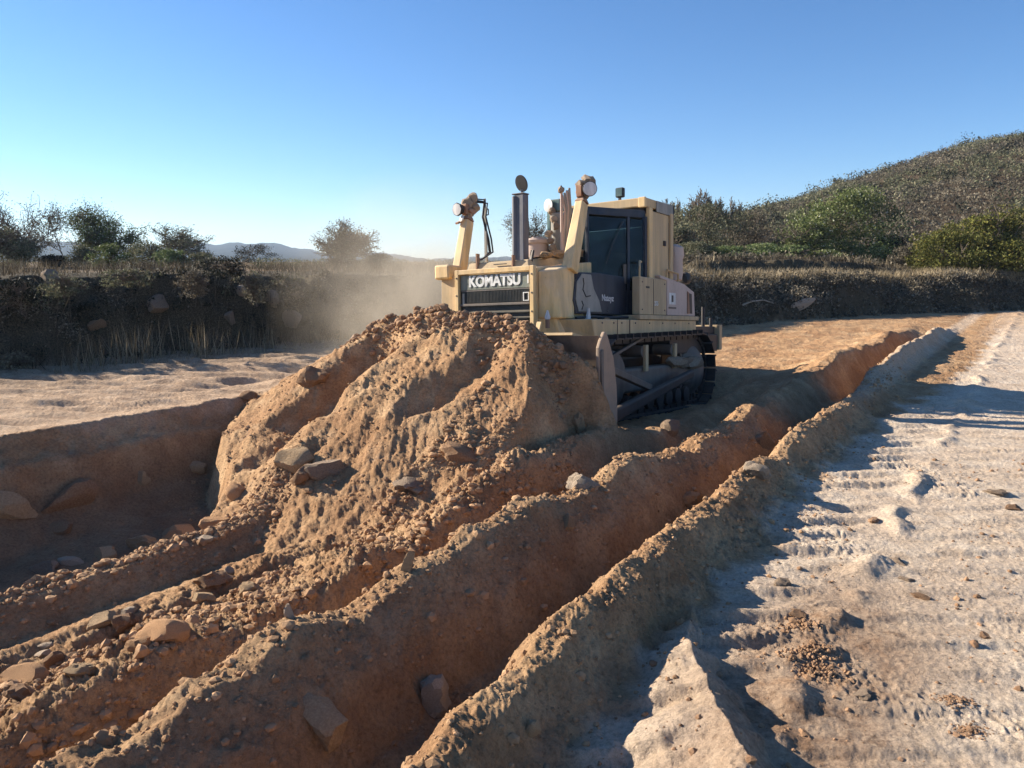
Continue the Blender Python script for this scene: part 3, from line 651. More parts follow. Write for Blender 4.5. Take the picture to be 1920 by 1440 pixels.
rock(815, 1312, 64, 'round lumpy tan stone resting in the bottom furrow', 'rock_pale', (1, .95, 1), (10, 0, 20), 5, .05, 3, .16)
rock(1000, 1372, 46, 'upright oval stone stuck in the near ridge flank', 'rock_tan', (.65, .5, 1.15), (20, -18, 30), 6, .2, 4, .08)
rock(560, 862, 66, 'flat-topped brown boulder, highest of three on the mound toe', 'rock_tan', (1.1, .8, .7), (8, 12, 20), 7, .1, 9, .06)
rock(568, 892, 52, 'pointed wedge stone below the flat-topped boulder on the mound', 'rock_brown', (.8, .6, 1), (25, -30, 70), 8, .1, 9, .06)
rock(612, 878, 62, 'crumbly grey stone right of the wedge on the mound', 'rock_grey', (1.1, .8, .7), (0, 20, 10), 9, .15, 5, .2)
rock(441, 926, 34, 'round orange stone at the left toe of the mound', 'rock_orange', (1, .9, .9), (0, 0, 0), 10, .1, 2, .1)
rock(764, 1063, 46, 'upright flat stone standing on the ridge crest', 'rock_tan', (.55, .4, 1.25), (8, 8, 30), 11, .1, 7, .06)
rock(541, 1152, 32, 'small pale upright stone on the ridge crest', 'rock_pale', (.7, .5, 1.1), (0, 10, 0), 12, .15, 6, .1)
rock(1064, 982, 34, 'pinkish stone half buried high in the shaded ridge', 'rock_tan', (.7, .6, 1.05), (0, 15, 40), 13, .3, 5, .08)
rock(1092, 905, 48, 'yellowish crumbly lump on top of the middle ridge', 'rock_pale', (1.2, .8, .8), (0, 10, 10), 14, .3, 5, .25)
rock(1295, 940, 36, 'yellow tan clod hanging on the near ridge edge', 'rock_orange', (1.2, .7, .8), (0, 0, 10), 15, .1, 3, .25)
rock(590, 708, 44, 'dark brown clod stuck on the upper left mound face', 'rock_brown', (1.1, .8, .8), (0, 0, 0), 16, .2, 4, .2)
rock(466, 742, 32, 'brown clod where the mound meets the trench wall', 'rock_brown', (1.2, .8, .6), (0, 0, 0), 17, .2, 5, .15)
rock(866, 852, 56, 'dark jutting clod low on the mound front', 'rock_brown', (1.3, .8, .6), (0, 25, -30), 18, .3, 6, .15)
rock(770, 905, 52, 'grey crumbly patch of clods at the mound centre', 'rock_grey', (1, 1, .5), (0, 0, 0), 19, .35, 4, .3)
rock(18, 938, 84, 'big stone embedded in the trench wall at the left edge', 'rock_tan', (1.1, .6, .8), (10, 0, 30), 20, .5, 8, .06)
rock(122, 925, 78, 'broad dull stone in the trench wall, second from the left', 'rock_brown', (1.2, .55, .7), (0, -20, 40), 21, .5, 7, .06)
rock(368, 870, 32, 'small pale stone high in the trench wall near the mound', 'rock_tan', (1, .6, .9), (0, 0, 0), 22, .4, 5, .08)
rock(262, 893, 32, 'small rough stone in the middle of the trench wall', 'rock_tan', (1, .6, .8), (0, 0, 0), 23, .4, 5, .15)
rock(113, 985, 40, 'low dull stone at the foot of the trench wall', 'rock_brown', (1.2, .8, .5), (0, 0, 0), 24, .3, 5, .1)
rock(132, 1052, 34, 'white flat stone on the berm by the dark trench floor', 'rock_pale', (1.3, .8, .45), (0, 10, 0), 25, .1, 7, .06)
rock(84, 1064, 36, 'grey mossy clod at the left end of the berm', 'rock_grey', (1.1, .9, .6), (0, 0, 0), 26, .2, 3, .3)
rock(196, 1040, 34, 'pinkish clod with a pale chip on the berm', 'rock_tan', (1, .8, .8), (0, 0, 0), 27, .15, 5, .25)
rock(268, 1018, 44, 'cluster-like rough clod in the middle of the berm', 'rock_tan', (1.3, .8, .6), (0, 0, 0), 28, .2, 4, .3)
rock(336, 995, 46, 'flat broken clod further along the berm', 'rock_orange', (1.3, .8, .5), (0, 0, 0), 29, .2, 6, .2)
rock(382, 1008, 28, 'pale chip lying on the lit face right of the berm', 'rock_pale', (1.1, .8, .5), (0, 0, 0), 30, .1, 7, .1)
rock(405, 978, 40, 'blocky clod at the right end of the berm', 'rock_orange', (1.2, .9, .7), (0, 0, 20), 31, .2, 7, .12)
rock(190, 1158, 52, 'long slanting yellowish slab in the rubble', 'rock_tan', (1.4, .7, .45), (0, -20, 20), 32, .15, 8, .05)
rock(243, 1150, 30, 'square pale stone in the rubble right of the slab', 'rock_pale', (1, .8, .7), (0, 0, 30), 33, .15, 8, .05)
rock(305, 1182, 62, 'smooth rounded orange block in the rubble', 'rock_orange', (1.3, .8, .7), (0, 0, 10), 34, .3, 4, .08)
rock(230, 1172, 40, 'jagged dark clod between the slab and the orange block', 'rock_brown', (1, .9, .9), (0, 0, 0), 35, .2, 5, .3)
rock(82, 1212, 26, 'white split stone at the left of the rubble', 'rock_pale', (1.2, .7, .5), (0, -15, 0), 36, .1, 7, .06)
rock(80, 1226, 26, 'lower white split stone at the left of the rubble', 'rock_pale', (1.2, .7, .5), (0, -15, 0), 37, .1, 7, .06)
rock(44, 1262, 62, 'broad rounded orange lump at the lower left edge', 'rock_orange', (1.2, .9, .6), (0, 0, 0), 38, .35, 3, .08)
rock(108, 1238, 38, 'angular dark stone behind the orange lump', 'rock_brown', (1, .8, .9), (20, 0, 30), 39, .2, 8, .08)
rock(430, 1073, 20, 'small egg-shaped pale stone in the upper rubble', 'rock_pale', (.8, .7, 1), (0, 0, 0), 40, .1, 3, .06)
rock(378, 1122, 40, 'wedge of brown stone in the middle of the rubble', 'rock_tan', (1.1, .8, .7), (0, 20, 0), 41, .2, 8, .06)
rock(398, 1082, 50, 'dark overhanging clod in the upper rubble', 'rock_brown', (1.2, .9, .7), (0, 0, 0), 42, .3, 5, .2)
rock(470, 1104, 34, 'dull tan clod right of the egg-shaped stone', 'rock_tan', (1.1, .9, .7), (0, 0, 0), 43, .25, 5, .25)
rock(150, 1250, 40, 'crumbling tan clod low in the rubble', 'rock_tan', (1.1, .9, .6), (0, 0, 0), 44, .3, 3, .3)
rock(262, 1204, 38, 'reddish clod beneath the orange block', 'rock_orange', (1, .9, .7), (0, 0, 0), 45, .25, 4, .25)
rock(40, 1300, 40, 'dark rough clod at the lower left corner of the rubble', 'rock_brown', (1.1, .9, .8), (0, 0, 0), 46, .25, 4, .3)
rock(1258, 803, 34, 'dark greenish boulder by the track of the dozer', 'rock_grey', (1, .8, .9), (0, 0, 0), 47, .2, 4, .15)
rock(1432, 822, 40, 'dark boulder wedged in the far furrow', 'rock_grey', (1, .8, .9), (0, 0, 0), 48, .2, 5, .15)
rock(1420, 880, 40, 'pink broken lump in the gap of the near ridge', 'rock_pale', (1.1, .8, .8), (0, 0, 0), 49, .3, 5, .2)
rock(1085, 795, 28, 'sharp upright clod at the right toe of the mound', 'rock_tan', (.7, .6, 1.2), (0, 0, 0), 50, .2, 5, .3)
rock(1470, 1092, 30, 'small grey clod on the pale ground, nearest the ridge', 'rock_grey', (1, .8, .7), (0, 0, 0), 51, .15, 5, .25, 'clod', 'clods on the pale track', 'clod')
def clod_pile(u, v, wpx, label, seed):
    """a low heap of crumbled soil lying together on the track"""
    p, t = at(u, v); w_ = wpx / FOC * t; rs = np.random.RandomState(seed); Vs = []; Fs = []; off = 0
    me0 = rock_mesh(seed, 1, 4, .3); V0 = np.array([q.co[:] for q in me0.vertices]); F0 = np.array([q.vertices[:] for q in me0.polygons]); bpy.data.meshes.remove(me0)
    for _ in range(170):
        q = rs.normal(size=2) * np.array([.42, .26]) * w_; k = w_ * rs.lognormal(-3.1, .45); x, y = p.x + q[0], p.y + q[1]
        a = rs.rand() * 6.28; c_, s_ = math.cos(a), math.sin(a)
        hh = hz(x, y) + w_ * .10 * math.exp(-((q / w_) ** 2).sum() * 9)
        V = V0 * k; V = np.stack([V[:, 0] * c_ - V[:, 1] * s_ + x - p.x, V[:, 0] * s_ + V[:, 1] * c_ + y - p.y, V[:, 2] * .8 + hh - p.z], 1)
        Vs.append(V); Fs.append(F0 + off); off += len(V)
    o = link('clod_pile', np_mesh('clod_pile', np.concatenate(Vs), np.concatenate(Fs), 3), M['clods_dark']); o.location = p
    return tag(o, label, 'clod pile', kind='stuff')
for i, (u, v, wp, lab) in enumerate([(1500, 1175, 52, 'dark crumbly clod pile in the grouser marks, upper'), (1520, 1222, 62, 'dark crumbly clod pile in the grouser marks, middle'), (1535, 1262, 66, 'wide brown clod pile in the grouser marks, lower'), (1492, 1148, 26, 'small black clod above the clod piles'),
                                 (1868, 920, 26, 'grey stone at the right edge of the pale track'), (1900, 950, 22, 'small grey stone below the one at the right edge'), (1640, 975, 22, 'dark chip in the middle of the pale track'), (1685, 1050, 20, 'small chip right of the middle of the track'),
                                 (1725, 1118, 24, 'slanting dark clod on the smooth track'), (1790, 1315, 46, 'dark clod strip low on the right'), (1620, 1300, 30, 'brown clod left of the low clod strip'), (1820, 1370, 44, 'dark clod near the bottom right corner'), (1508, 1375, 22, 'single dark clod near the bottom of the picture'), (1700, 1085, 18, 'tiny dark stone on the smooth track'), (1845, 1190, 22, 'dark stone among crumbs on the right')]):
    if i in (0, 1, 2, 9, 11): clod_pile(u, v, wp, lab, 60 + i); continue
    rock(u, v, wp, lab, ['clods_dark', 'rock_grey', 'rock_brown'][i % 3] if i > 3 else 'rock_brown', (1.3, .9, .42), (0, 0, i * 40), 60 + i, .3, 4, .35, 'clod', 'clods on the pale track', 'clod')
rock(1497, 571, 38, 'pale stone slab leaning on the right bank', 'rock_pale', (1.5, .4, .5), (0, -22, 10), 80, .0, 8, .04, 'stone_slab', 'stones on the banks', 'slab')
rock(513, 566, 30, 'dull rounded boulder in the shaded left bank', 'rock_grey', (.9, .8, 1.2), (0, 0, 0), 81, .1, 5, .08, 'rock', 'stones on the banks')
rock(30, 552, 30, 'pale block in the left bank near the edge of the view', 'rock_grey', (1.2, .8, .7), (0, 0, 0), 82, .1, 6, .08, 'rock', 'stones on the banks')

for i, (u, v, wp, mt, lab) in enumerate([(96, 528, 34, 'rock_grey', 'grey stone near the top of the left bank, leftmost'), (182, 612, 26, 'rock_brown', 'brown stone low in the left bank'), (296, 575, 40, 'rock_grey', 'broad grey stone in the middle of the left bank'), (432, 600, 24, 'rock_grey', 'small grey stone low in the left bank'), (548, 600, 36, 'rock_grey', 'upright grey stone close to the dust in the left bank'), (455, 548, 22, 'rock_pale', 'small pale stone beside the spiky shrub')]):
    rock(u, v, wp, lab, mt, (1.1, .8, 1), (0, 0, i * 30), 830 + i, .1, 7, .1, 'rock', 'stones on the banks')
# loose crumbs: nobody could count them
def build_crumbs():
    rs = np.random.RandomState(21)
    base = []
    for i in range(10):
        me = rock_mesh(700 + i, 1, 4, .25); V = np.array([v.co[:] for v in me.vertices]); Fc = np.array([p.vertices[:] for p in me.polygons]); base.append((V, Fc)); bpy.data.meshes.remove(me)
    def scatter(name, label, n_, s_, size, mat):
        x, y = ns2w(n_, s_); ok = np.hypot(x, y) > 1.3; n_, s_, x, y = n_[ok], s_[ok], x[ok], y[ok]; z = height(x, y)
        sz = size * (.8 * rs.lognormal(0, .75, len(x))).clip(.25, 4.5); a = rs.rand(len(x)) * 6.28; vi = rs.randint(0, 10, len(x)); Vs = []; Fs = []; off = 0
        fl = .55 + .4 * rs.rand(len(x))
        for k in range(10):
            m = vi == k; V, Fc = base[k]; c, s2 = np.cos(a[m])[:, None], np.sin(a[m])[:, None]
            vx = (V[:, 0] * c - V[:, 1] * s2) * sz[m][:, None] + x[m][:, None]; vy = (V[:, 0] * s2 + V[:, 1] * c) * sz[m][:, None] + y[m][:, None]
            vz = V[:, 2] * (sz[m] * fl[m])[:, None] + (z[m] + sz[m] * .15)[:, None]
            Vs.append(np.stack([vx, vy, vz], -1).reshape(-1, 3)); Fs.append((np.arange(m.sum())[:, None, None] * len(V) + Fc[None] + off).reshape(-1, 3)); off += m.sum() * len(V)
        tag(link(name, np_mesh(name, np.concatenate(Vs), np.concatenate(Fs), 3), M[mat]), label, 'crumbs', kind='stuff')
    k = 9000; n_ = rs.uniform(-4.9, -3.6, k); s_ = rs.uniform(1.0, 6.5, k); m = pn(n_ * 1.6, s_ * 1.1, 150) > -.15
    scatter('rubble', 'loose reddish rubble in the strip left of the middle ridge', n_[m], s_[m], .012, 'clods')
    k = 3600; s_ = rs.uniform(1, 9, k); n_ = -2.83 + rs.normal(size=k) * .2; scatter('crest_crumbs', 'crumbs along the middle ridge crest', n_, s_, .0085, 'clods')
    k = 3600; s_ = rs.uniform(1, 14, k); n_ = -1.65 + path1(s_) + rs.normal(size=k) * .2 - .2 * sstep(8, 12, s_); scatter('ridge_crumbs', 'crumbs along the near ridge crest', n_, s_, .0075, 'clods')
    k = 3400; s_ = rs.uniform(1.5, 5, k); n_ = -6.12 + rs.normal(size=k) * .16; scatter('berm_crumbs', 'broken clods along the berm', n_, s_, .012, 'clods')
    k = 5000; n_ = rs.uniform(-8.6, -3.8, k); s_ = rs.uniform(4.6, 7.6, k); scatter('mound_crumbs', 'crumbs scattered over the mound', n_, s_, .0065, 'clods')
    k = 2600; n_ = rs.uniform(-7.9, -4.3, k); s_ = 7.32 + rs.normal(size=k) * .16; scatter('crest_clods', 'dark clods along the top of the mound', n_, np.minimum(s_, 7.58), .017, 'clods_dark')
    k = 2600; n_ = rs.uniform(-3.9, -1.2, k); s_ = rs.uniform(1.2, 9, k); scatter('slope_crumbs', 'crumbs on the shaded ridge slopes', n_, s_, .007, 'clods')
    k = 4200; n_ = rs.uniform(-1.4, 2.6, k); s_ = rs.uniform(1.0, 9, k); m = (pn(n_ * 1.7, s_ * .8, 151) + .8 * np.exp(-((n_ + .95) / .4) ** 2 - ((s_ - 3) / 1.5) ** 2)) > .12
    scatter('track_crumbs', 'small dark crumbs on the pale track', n_[m], s_[m], .006, 'clods_dark')
build_crumbs()
#@@DOZER@@
# ------------------------------------------------------------ bulldozer (local axes: x forward, y its left, z up)
def paint(name, base, dust, amount, metal=0, rough=.5, chips=True):
    m, t, bs = newmat(name); L = t.links
    geo = t.nodes.new('ShaderNodeNewGeometry'); sx = t.nodes.new('ShaderNodeSeparateXYZ'); L.new(geo.outputs['Normal'], sx.inputs[0])
    up = N(t, 'ShaderNodeMath', operation='MULTIPLY_ADD'); L.new(sx.outputs[2], up.inputs[0]); up.inputs[1].default_value = .35; up.inputs[2].default_value = amount
    nz = noise_tex(t, 3.2, 8, .7); nn = N(t, 'ShaderNodeMath', operation='ADD'); L.new(up.outputs[0], nn.inputs[0]); L.new(nz, nn.inputs[1])
    f = ramp(t, nn.outputs[0], [(.45, 0), (.8, .55), (1.0, .92)])
    streak = ramp(t, noise_tex(t, 9, 5, .6, stretch=(1, 1, .12)), [(.42, .75), (.6, 1.08)])
    c = mix(t, 1.0, base, streak, 'MULTIPLY')
    if chips: c = mix(t, ramp(t, noise_tex(t, 17, 6, .8), [(.63, 0), (.68, .8)]), c, (.09, .065, .045))
    c = mix(t, f, c, dust); L.new(c, bs.inputs['Base Color'])
    rr = ramp(t, f, [(0, rough), (1, .95)]); L.new(rr, bs.inputs['Roughness']); bs.inputs['Metallic'].default_value = metal
    bs.inputs['Specular IOR Level'].default_value = .35
    bump(t, noise_tex(t, 45, 6, .7), bs, .35, .004); return m
M['yellow'] = paint('dusty_yellow_paint', (.78, .52, .22), (.70, .53, .35), .08)
M['yellow_dirty'] = paint('dirty_yellow_paint', (.60, .41, .19), (.52, .39, .25), .2)
M['tan_paint'] = paint('faded_tan_panel', (.50, .36, .19), (.48, .37, .24), .18)
M['pink_dust'] = paint('caked_pink_dust', (.45, .33, .27), (.55, .43, .36), .4)
M['grey_dust'] = paint('caked_grey_dust', (.23, .22, .19), (.42, .38, .32), .2)
M['steel'] = paint('worn_steel', (.10, .095, .09), (.27, .21, .16), .12, .3, .45, False)
M['dark_steel'] = paint('dark_oily_steel', (.03, .03, .033), (.16, .12, .09), .02, .2, .5, False)
M['blade_steel'] = paint('blade_steel', (.22, .18, .145), (.42, .31, .22), .28, .2, .5, False)
M['stack'] = paint('exhaust_grey', (.13, .13, .145), (.26, .23, .2), -.02, .2, .5, False)
M['grille'] = paint('grille_black', (.028, .032, .03), (.14, .12, .09), 0.0, 0, .5, False)
M['band'] = paint('grille_band', (.17, .19, .15), (.30, .28, .22), .1, 0, .5, False)
M['white'] = paint('white_lettering', (.78, .77, .72), (.55, .48, .38), -.1, 0, .6, False)
M['rubber'] = paint('black_rubber', (.02, .022, .028), (.16, .14, .12), -.05, 0, .5, False)
M['lens'] = paint('dusty_lens', (.72, .70, .68), (.50, .43, .38), .05, 0, .25, False)
M['lens_green'] = paint('green_lens', (.14, .2, .18), (.3, .3, .26), -.1, 0, .15, False)
M['rust'] = paint('rusty_bracket', (.28, .13, .07), (.45, .34, .25), .12, .2, .7, False)
M['navy'] = paint('dark_blue_door', (.022, .028, .045), (.12, .115, .11), .02, 0, .35, False)
def glass():
    m, t, bs = newmat('dusty_tinted_glass'); bs.inputs['Base Color'].default_value = (.02, .03, .04, 1); bs.inputs['Roughness'].default_value = .12
    tr = t.nodes.new('ShaderNodeBsdfTransparent'); tr.inputs[0].default_value = (.42, .50, .50, 1)
    mx = t.nodes.new('ShaderNodeMixShader'); f = ramp(t, noise_tex(t, 4, 5, .6), [(.35, .25), (.7, .5)]); t.links.new(f, mx.inputs[0])
    t.links.new(tr.outputs[0], mx.inputs[1]); t.links.new(bs.outputs[0], mx.inputs[2]); t.links.new(mx.outputs[0], t.nodes['Material Output'].inputs[0]); return m
M['glass'] = glass()

def build_dozer():
    D = empty('bulldozer', M_ORG, M_EUL)
    tag(D, 'dusty yellow crawler bulldozer with a dark cab pushing a mound of red soil', 'bulldozer')
    Yl, Yd = M['yellow'], M['yellow_dirty']
    # hood: sides rise slightly to the rear
    h = MB(); b = [(0, -.67, 1.0), (0, .67, 1.0), (-1.75, .67, 1.0), (-1.75, -.67, 1.0)]; t = [(-.05, -.66, 2.05), (-.05, .66, 2.05), (-1.75, .66, 2.24), (-1.75, -.66, 2.24)]
    hood = h.hexa(b, t).build('hood', Yl, D, .02)
    # grille surround standing proud of the hood front
    g = MB(); g.box(0, .07, -.68, -.615, .95, 2.065); g.box(0, .07, .615, .68, .95, 2.065); g.box(.002, .068, -.615, .615, 1.995, 2.063); fr = g.build('grille_frame', Yl, D, .008)
    MB().box(.0, .012, -.612, .612, 1.0, 1.99).build('grille_panel', M['grille'], D)
    MB().box(.013, .03, -.60, .60, 1.775, 1.985).build('name_band', M['band'], D, .004)
    MB().box(.012, .034, -.60, .60, 1.755, 1.772).build('trim_strip', M['steel'], D)
    q = MB().box(.013, .028, -.56, .60, 1.585, 1.75).build('radiator_mesh', M['grille'], D)
    s_ = MB()
    for i in range(46): y = -.55 + i * .025; s_.box(.028, .034, y, y + .008, 1.592, 1.745)
    tag(s_.build('grille_wire', M['grille'], D), kind='stuff')
    MB().box(.012, .05, -.60, .60, 1.545, 1.58).build('lower_trim', M['steel'], D, .005)
    for i in range(6):
        z = 1.06 + i * .08; MB().hexa([(.013, -.6, z), (.013, .6, z), (.05, .6, z - .02), (.05, -.6, z - .02)], [(.013, -.6, z + .012), (.013, .6, z + .012), (.05, .6, z - .008), (.05, -.6, z - .008)]).build('louvre', M['grille'], D)
    w_ = MB(); a, c, e = .49, .585, .012
    for (y0, y1, z0, z1) in ((a, c, 1.595, 1.607), (a, c, 1.70, 1.712), (a, a + e, 1.607, 1.70), (c - e, c, 1.607, 1.70)): w_.box(.03, .046, y0, y1, z0, z1)
    w_.build('marker_frame', M['white'], D)
    MB().box(.013, .04, -.565, -.53, 1.58, 1.73).build('hinge', M['grey_dust'], D)
    MB().box(.03, .036, .555, .575, 1.83, 1.95).build('badge_stroke', M['white'], D)
    def text(s, size, loc, rot, mat, off=0.0, ext=.004, sx=1.0):
        cu = bpy.data.curves.new('lettering', 'FONT'); cu.body = s; cu.size = size; cu.extrude = ext; cu.offset = off; cu.align_x = 'CENTER'; cu.align_y = 'CENTER'
        o = bpy.data.objects.new('lettering_curve', cu); COL.objects.link(o); dg = bpy.context.evaluated_depsgraph_get()
        me = bpy.data.meshes.new_from_object(o.evaluated_get(dg)); bpy.data.objects.remove(o)
        r_ = link('lettering', me, mat, D); r_.location = loc; r_.rotation_euler = rot; r_.scale = (sx, 1, 1); return r_
    text('KOMATSU', .205, (.034, -.0, 1.885), (R(90), 0, R(90)), M['white'], .009, .005, .93)
    # engine cover above the hood, with seams
    ec = MB(); ec.hexa([(-.10, -.60, 2.04), (-.10, .50, 2.04), (-2.2, .50, 2.18), (-2.2, -.60, 2.18)], [(-.14, -.57, 2.17), (-.14, .46, 2.17), (-2.2, .46, 2.40), (-2.2, -.57, 2.40)]); ec.build('engine_cover', M['tan_paint'], D, .015)
    MB().box(-.16, -.095, -.42, -.395, 2.06, 2.30).build('cover_rib', M['rust'], D); MB().box(-.105, -.09, -.1, .12, 2.12, 2.132).build('cover_handle', M['dark_steel'], D)
    MB().box(-.14, -.08, .22, .24, 2.05, 2.24).build('stack_brace', M['rust'], D)
    MB().beam((-.2, .44, 2.06), (-.25, .46, 2.30), .05, .03).build('grab_rail', M['dark_steel'], D)
    for k, (x, y, r_) in enumerate([(-.5, .52, .10), (-.9, .5, .12), (-1.2, .56, .09), (-.35, .56, .06), (-1.5, .5, .12)]):
        rm = rock_mesh(900 + k, 2, 4, .3, (1.4, 1, .5)); o = link('dirt_lump', rm, M['rock_tan'], D); o.scale = (r_,) * 3; o.location = (x, y, 2.2 + .1 * abs(x))
    # exhaust stack: two pipes in one shroud, open rain cap
    st = MB(); st.tube([(-.22, .185, 2.0), (-.22, .19, 3.06)], .043, 14); st.build('exhaust_pipe', M['stack'], D, 0, True)
    st = MB(); st.box(-.33, -.20, .20, .345, 2.02, 3.08); st.box(-.34, -.19, .15, .355, 3.08, 3.10); st.build('exhaust_shroud', M['stack'], D, .018)
    MB().lathe([(.075, 0), (.07, .03), (.05, .06), (.045, .12)], (-.22, .185, 2.03)).build('stack_foot', M['tan_paint'], D, 0, True)
    cx = Vector((-.26, .275, 3.235)); cap = MB().lathe([(.02, -.012), (.118, -.008), (.118, .008), (.02, .012)], cx, (.85, -.25, -.35), 28).build('rain_cap', M['dark_steel'], D, 0, True)
    MB().beam((-.26, .29, 3.09), (-.25, .28, 3.15), .025, .03).build('cap_hinge', M['stack'], cap)
    # air pre-cleaner with caked dust
    pc = MB().lathe([(.17, 0), (.18, .14), (.175, .2), (.215, .21), (.225, .25), (.20, .28), (.10, .29), (.10, .31), (.04, .315)], (-1.2, -.08, 2.30)).build('air_precleaner', M['pink_dust'], D, 0, True)
    MB().box(-1.6, -1.3, .05, .42, 2.3, 2.46).build('air_box', M['grey_dust'], D, .03)
    # lift cylinder posts with lamps
    for sgn, lx in ((-1, 'right'), (1, 'left')):
        y = .9 * sgn; f0 = (-.12, y, 2.0) if sgn > 0 else (-.12, y, 1.2)
        lo = (-.50, y, 2.0) if sgn > 0 else (-.10, y, 1.30); hi = (-.85, y, 2.98) if sgn > 0 else (-.53, y, 2.86)
        P = MB().beam(lo, hi, .17, .20, (1, 0, 0), .13, .17).build('lift_cylinder', Yl, D, .018)
        hi = Vector(hi)
        MB().beam(hi, hi + Vector((-.02, 0, .07)), .16, .17, (1, 0, 0), .10, .12).build('cylinder_head', M['rust'], P, .015, False, .01, sgn)
        hd = MB(); hd.lathe([(.05, -.1), (.06, 0), (.05, .1)], hi + Vector((-.02, 0, .14)), (0, 1, 0), 12); hd.box(hi.x - .1, hi.x + .08, y - .05, y + .05, hi.z + .08, hi.z + .24); hd.build('head_bracket', M['rust'], P, .01, False, .035, 3 + sgn)
        for k in range(5):
            rm = rock_mesh(920 + k + 10 * sgn, 2, 4, .35); o = link('caked_dirt', rm, M['rock_pale'], P); o.scale = (.055 + .012 * k,) * 3; o.location = hi + Vector((-.02 - .05 * (k % 3), (.05 - .05 * (k % 2)) , .10 + .055 * k))
        if sgn < 0:
            ctr = hi + Vector((.12, -.06, .16)); ax = Vector((1, -.1, -.1))
            MB().lathe([(.015, -.05), (.075, -.04), (.10, .03), (.10, .05)], ctr, ax, 8).build('work_lamp', M['dark_steel'], P, 0, True)
            MB().lathe([(.09, .052), (.09, .058), (.02, .062)], ctr, ax, 8).build('lamp_lens', M['lens'], P, 0, True)
            MB().lathe([(.01, -.02), (.055, 0), (.055, .02), (.02, .03)], hi + Vector((.10, -.02, .02)), (1, -.5, .4), 14).build('cylinder_cap', M['white'], P, 0, True)
            MB().beam(hi + Vector((.06, -.05, .0)), hi + Vector((.16, -.08, -.05)), .07, .03).build('lamp_bracket', M['rust'], P)
        else:
            ctr = hi + Vector((.0, .12, .18)); ax = Vector((.75, .62, -.1))
            MB().lathe([(.015, -.07), (.07, -.05), (.105, .03), (.105, .05)], ctr, ax, 20).build('work_lamp', M['dark_steel'], P, 0, True)
            MB().lathe([(.095, .052), (.095, .06), (.02, .066)], ctr, ax, 20).build('lamp_lens', M['lens'], P, 0, True)
        MB().box(-.28, .06, y - .17 if sgn < 0 else y - .12, y + .10, 1.95, 2.16).build('trunnion_block', Yd if sgn > 0 else Yl, D, .03, False, .012, sgn) if sgn < 0 else MB().hexa([(-.04, .67, 1.35), (-.54, .67, 1.35), (-.54, .96, 1.35), (-.16, .96, 1.35)], [(-.05, .67, 2.0), (-.60, .67, 2.13), (-.60, .93, 2.11), (-.22, .90, 2.02)]).build('trunnion_block', Yl, D, .025)
    MB().lathe([(.05, 0), (.05, .03), (.02, .04)], (.0, -1.02, 2.06), (.8, -.6, 0), 16).build('trunnion_pin', Yd, D, 0, True)
    MB().hexa([(-.14, -1.0, 1.2), (.0, -1.0, 1.2), (.0, -.68, 1.2), (-.14, -.68, 1.2)], [(-.14, -1.0, 2.0), (-.02, -1.0, 2.0), (-.02, -.68, 2.0), (-.14, -.68, 2.0)]).build('post_bracket', Yd, D, .01)
    # hydraulic hoses on the machine's right post
    for k, (dx, dy, rr) in enumerate(((-.30, .02, .014), (-.37, .02, .017), (-.34, .08, .013))):
        MB().tube([(-.57, -.88, 3.02), (-.62 - .05 * k, -.88, 3.20 - .02 * k), (-.84 + dx * .2, -.88 + dy, 3.22 - .03 * k), (-.86, -.88 + dy, 2.95), (-.88 + dx * .3, -.87 + dy, 2.62), (-.86 + dx * .4, -.85 + dy, 2.42), (-.75, -.78, 2.30), (-.5, -.7, 2.24)], rr, 8).build('hydraulic_hose', M['rubber'], D, 0, True)
    MB().beam((-.94, -.86, 2.2), (-.92, -.86, 3.24), .045, .03, (1, 0, 0), .03, .02).build('hose_guide', M['grey_dust'], D)
    MB().tube([(-.92, -.86, 3.1), (-.98, -.84, 3.08), (-.98, -.84, 3.0), (-.92, -.86, 2.98)], .012, 8).build('hose_clip', M['rubber'], D)
    # body below the platform, left side, and full-width deck
    MB().hexa([(-.06, .66, .98), (-.9, .66, .98), (-.9, .97, .98), (-.3, .97, .98)], [(-.04, .66, 1.62), (-.95, .66, 2.02), (-.95, .78, 1.98), (-.1, .78, 1.6)]).build('side_shroud', Yl, D, .02)
    MB().hexa([(-.25, .68, 1.10), (-4.25, .68, 1.10), (-4.25, 1.27, 1.10), (-.55, 1.27, 1.10)], [(-.20, .68, 1.34), (-4.25, .68, 1.34), (-4.25, 1.27, 1.34), (-.45, 1.27, 1.34)]).build('side_deck', Yd, D, .012)
    MB().box(-4.25, -.3, -1.27, -.68, 1.10, 1.34).build('side_deck', Yd, D, .012)
    MB().box(-4.3, -1.9, .70, 1.30, 1.345, 1.415).build('step_plate', M['tan_paint'], D, .008)
    MB().box(-1.22, -1.21, 1.272, 1.276, 1.1, 1.34).build('deck_seam', M['dark_steel'], D)
    MB().box(-3.0, -2.9, -.6, .6, 1.1, 2.1).build('firewall', M['dark_steel'], D)
    MB().box(-3.6, -.1, -.62, .62, .35, 1.0).build('main_frame', M['dark_steel'], D, .03)
    for zz in (0, 1, 2, 3):
        MB().box(-2.6, -.7, .64, .95, .98 - zz * .085, 1.03 - zz * .085).build('side_slat', M['dark_steel'], D, .006)
    # small parts on the left deck
    MB().hexa([(-.72, 1.02, 1.34), (-.82, 1.02, 1.34), (-.82, 1.06, 1.34), (-.72, 1.06, 1.34)], [(-.78, 1.03, 1.50), (-.80, 1.03, 1.50), (-.80, 1.05, 1.50), (-.78, 1.05, 1.50)]).build('deck_bracket', M['lens'], D)
    MB().beam((.42, .9, .96), (.30, .92, 1.30), .07, .03, (1, 0, 0)).build('blade_link', Yl, D, .006)
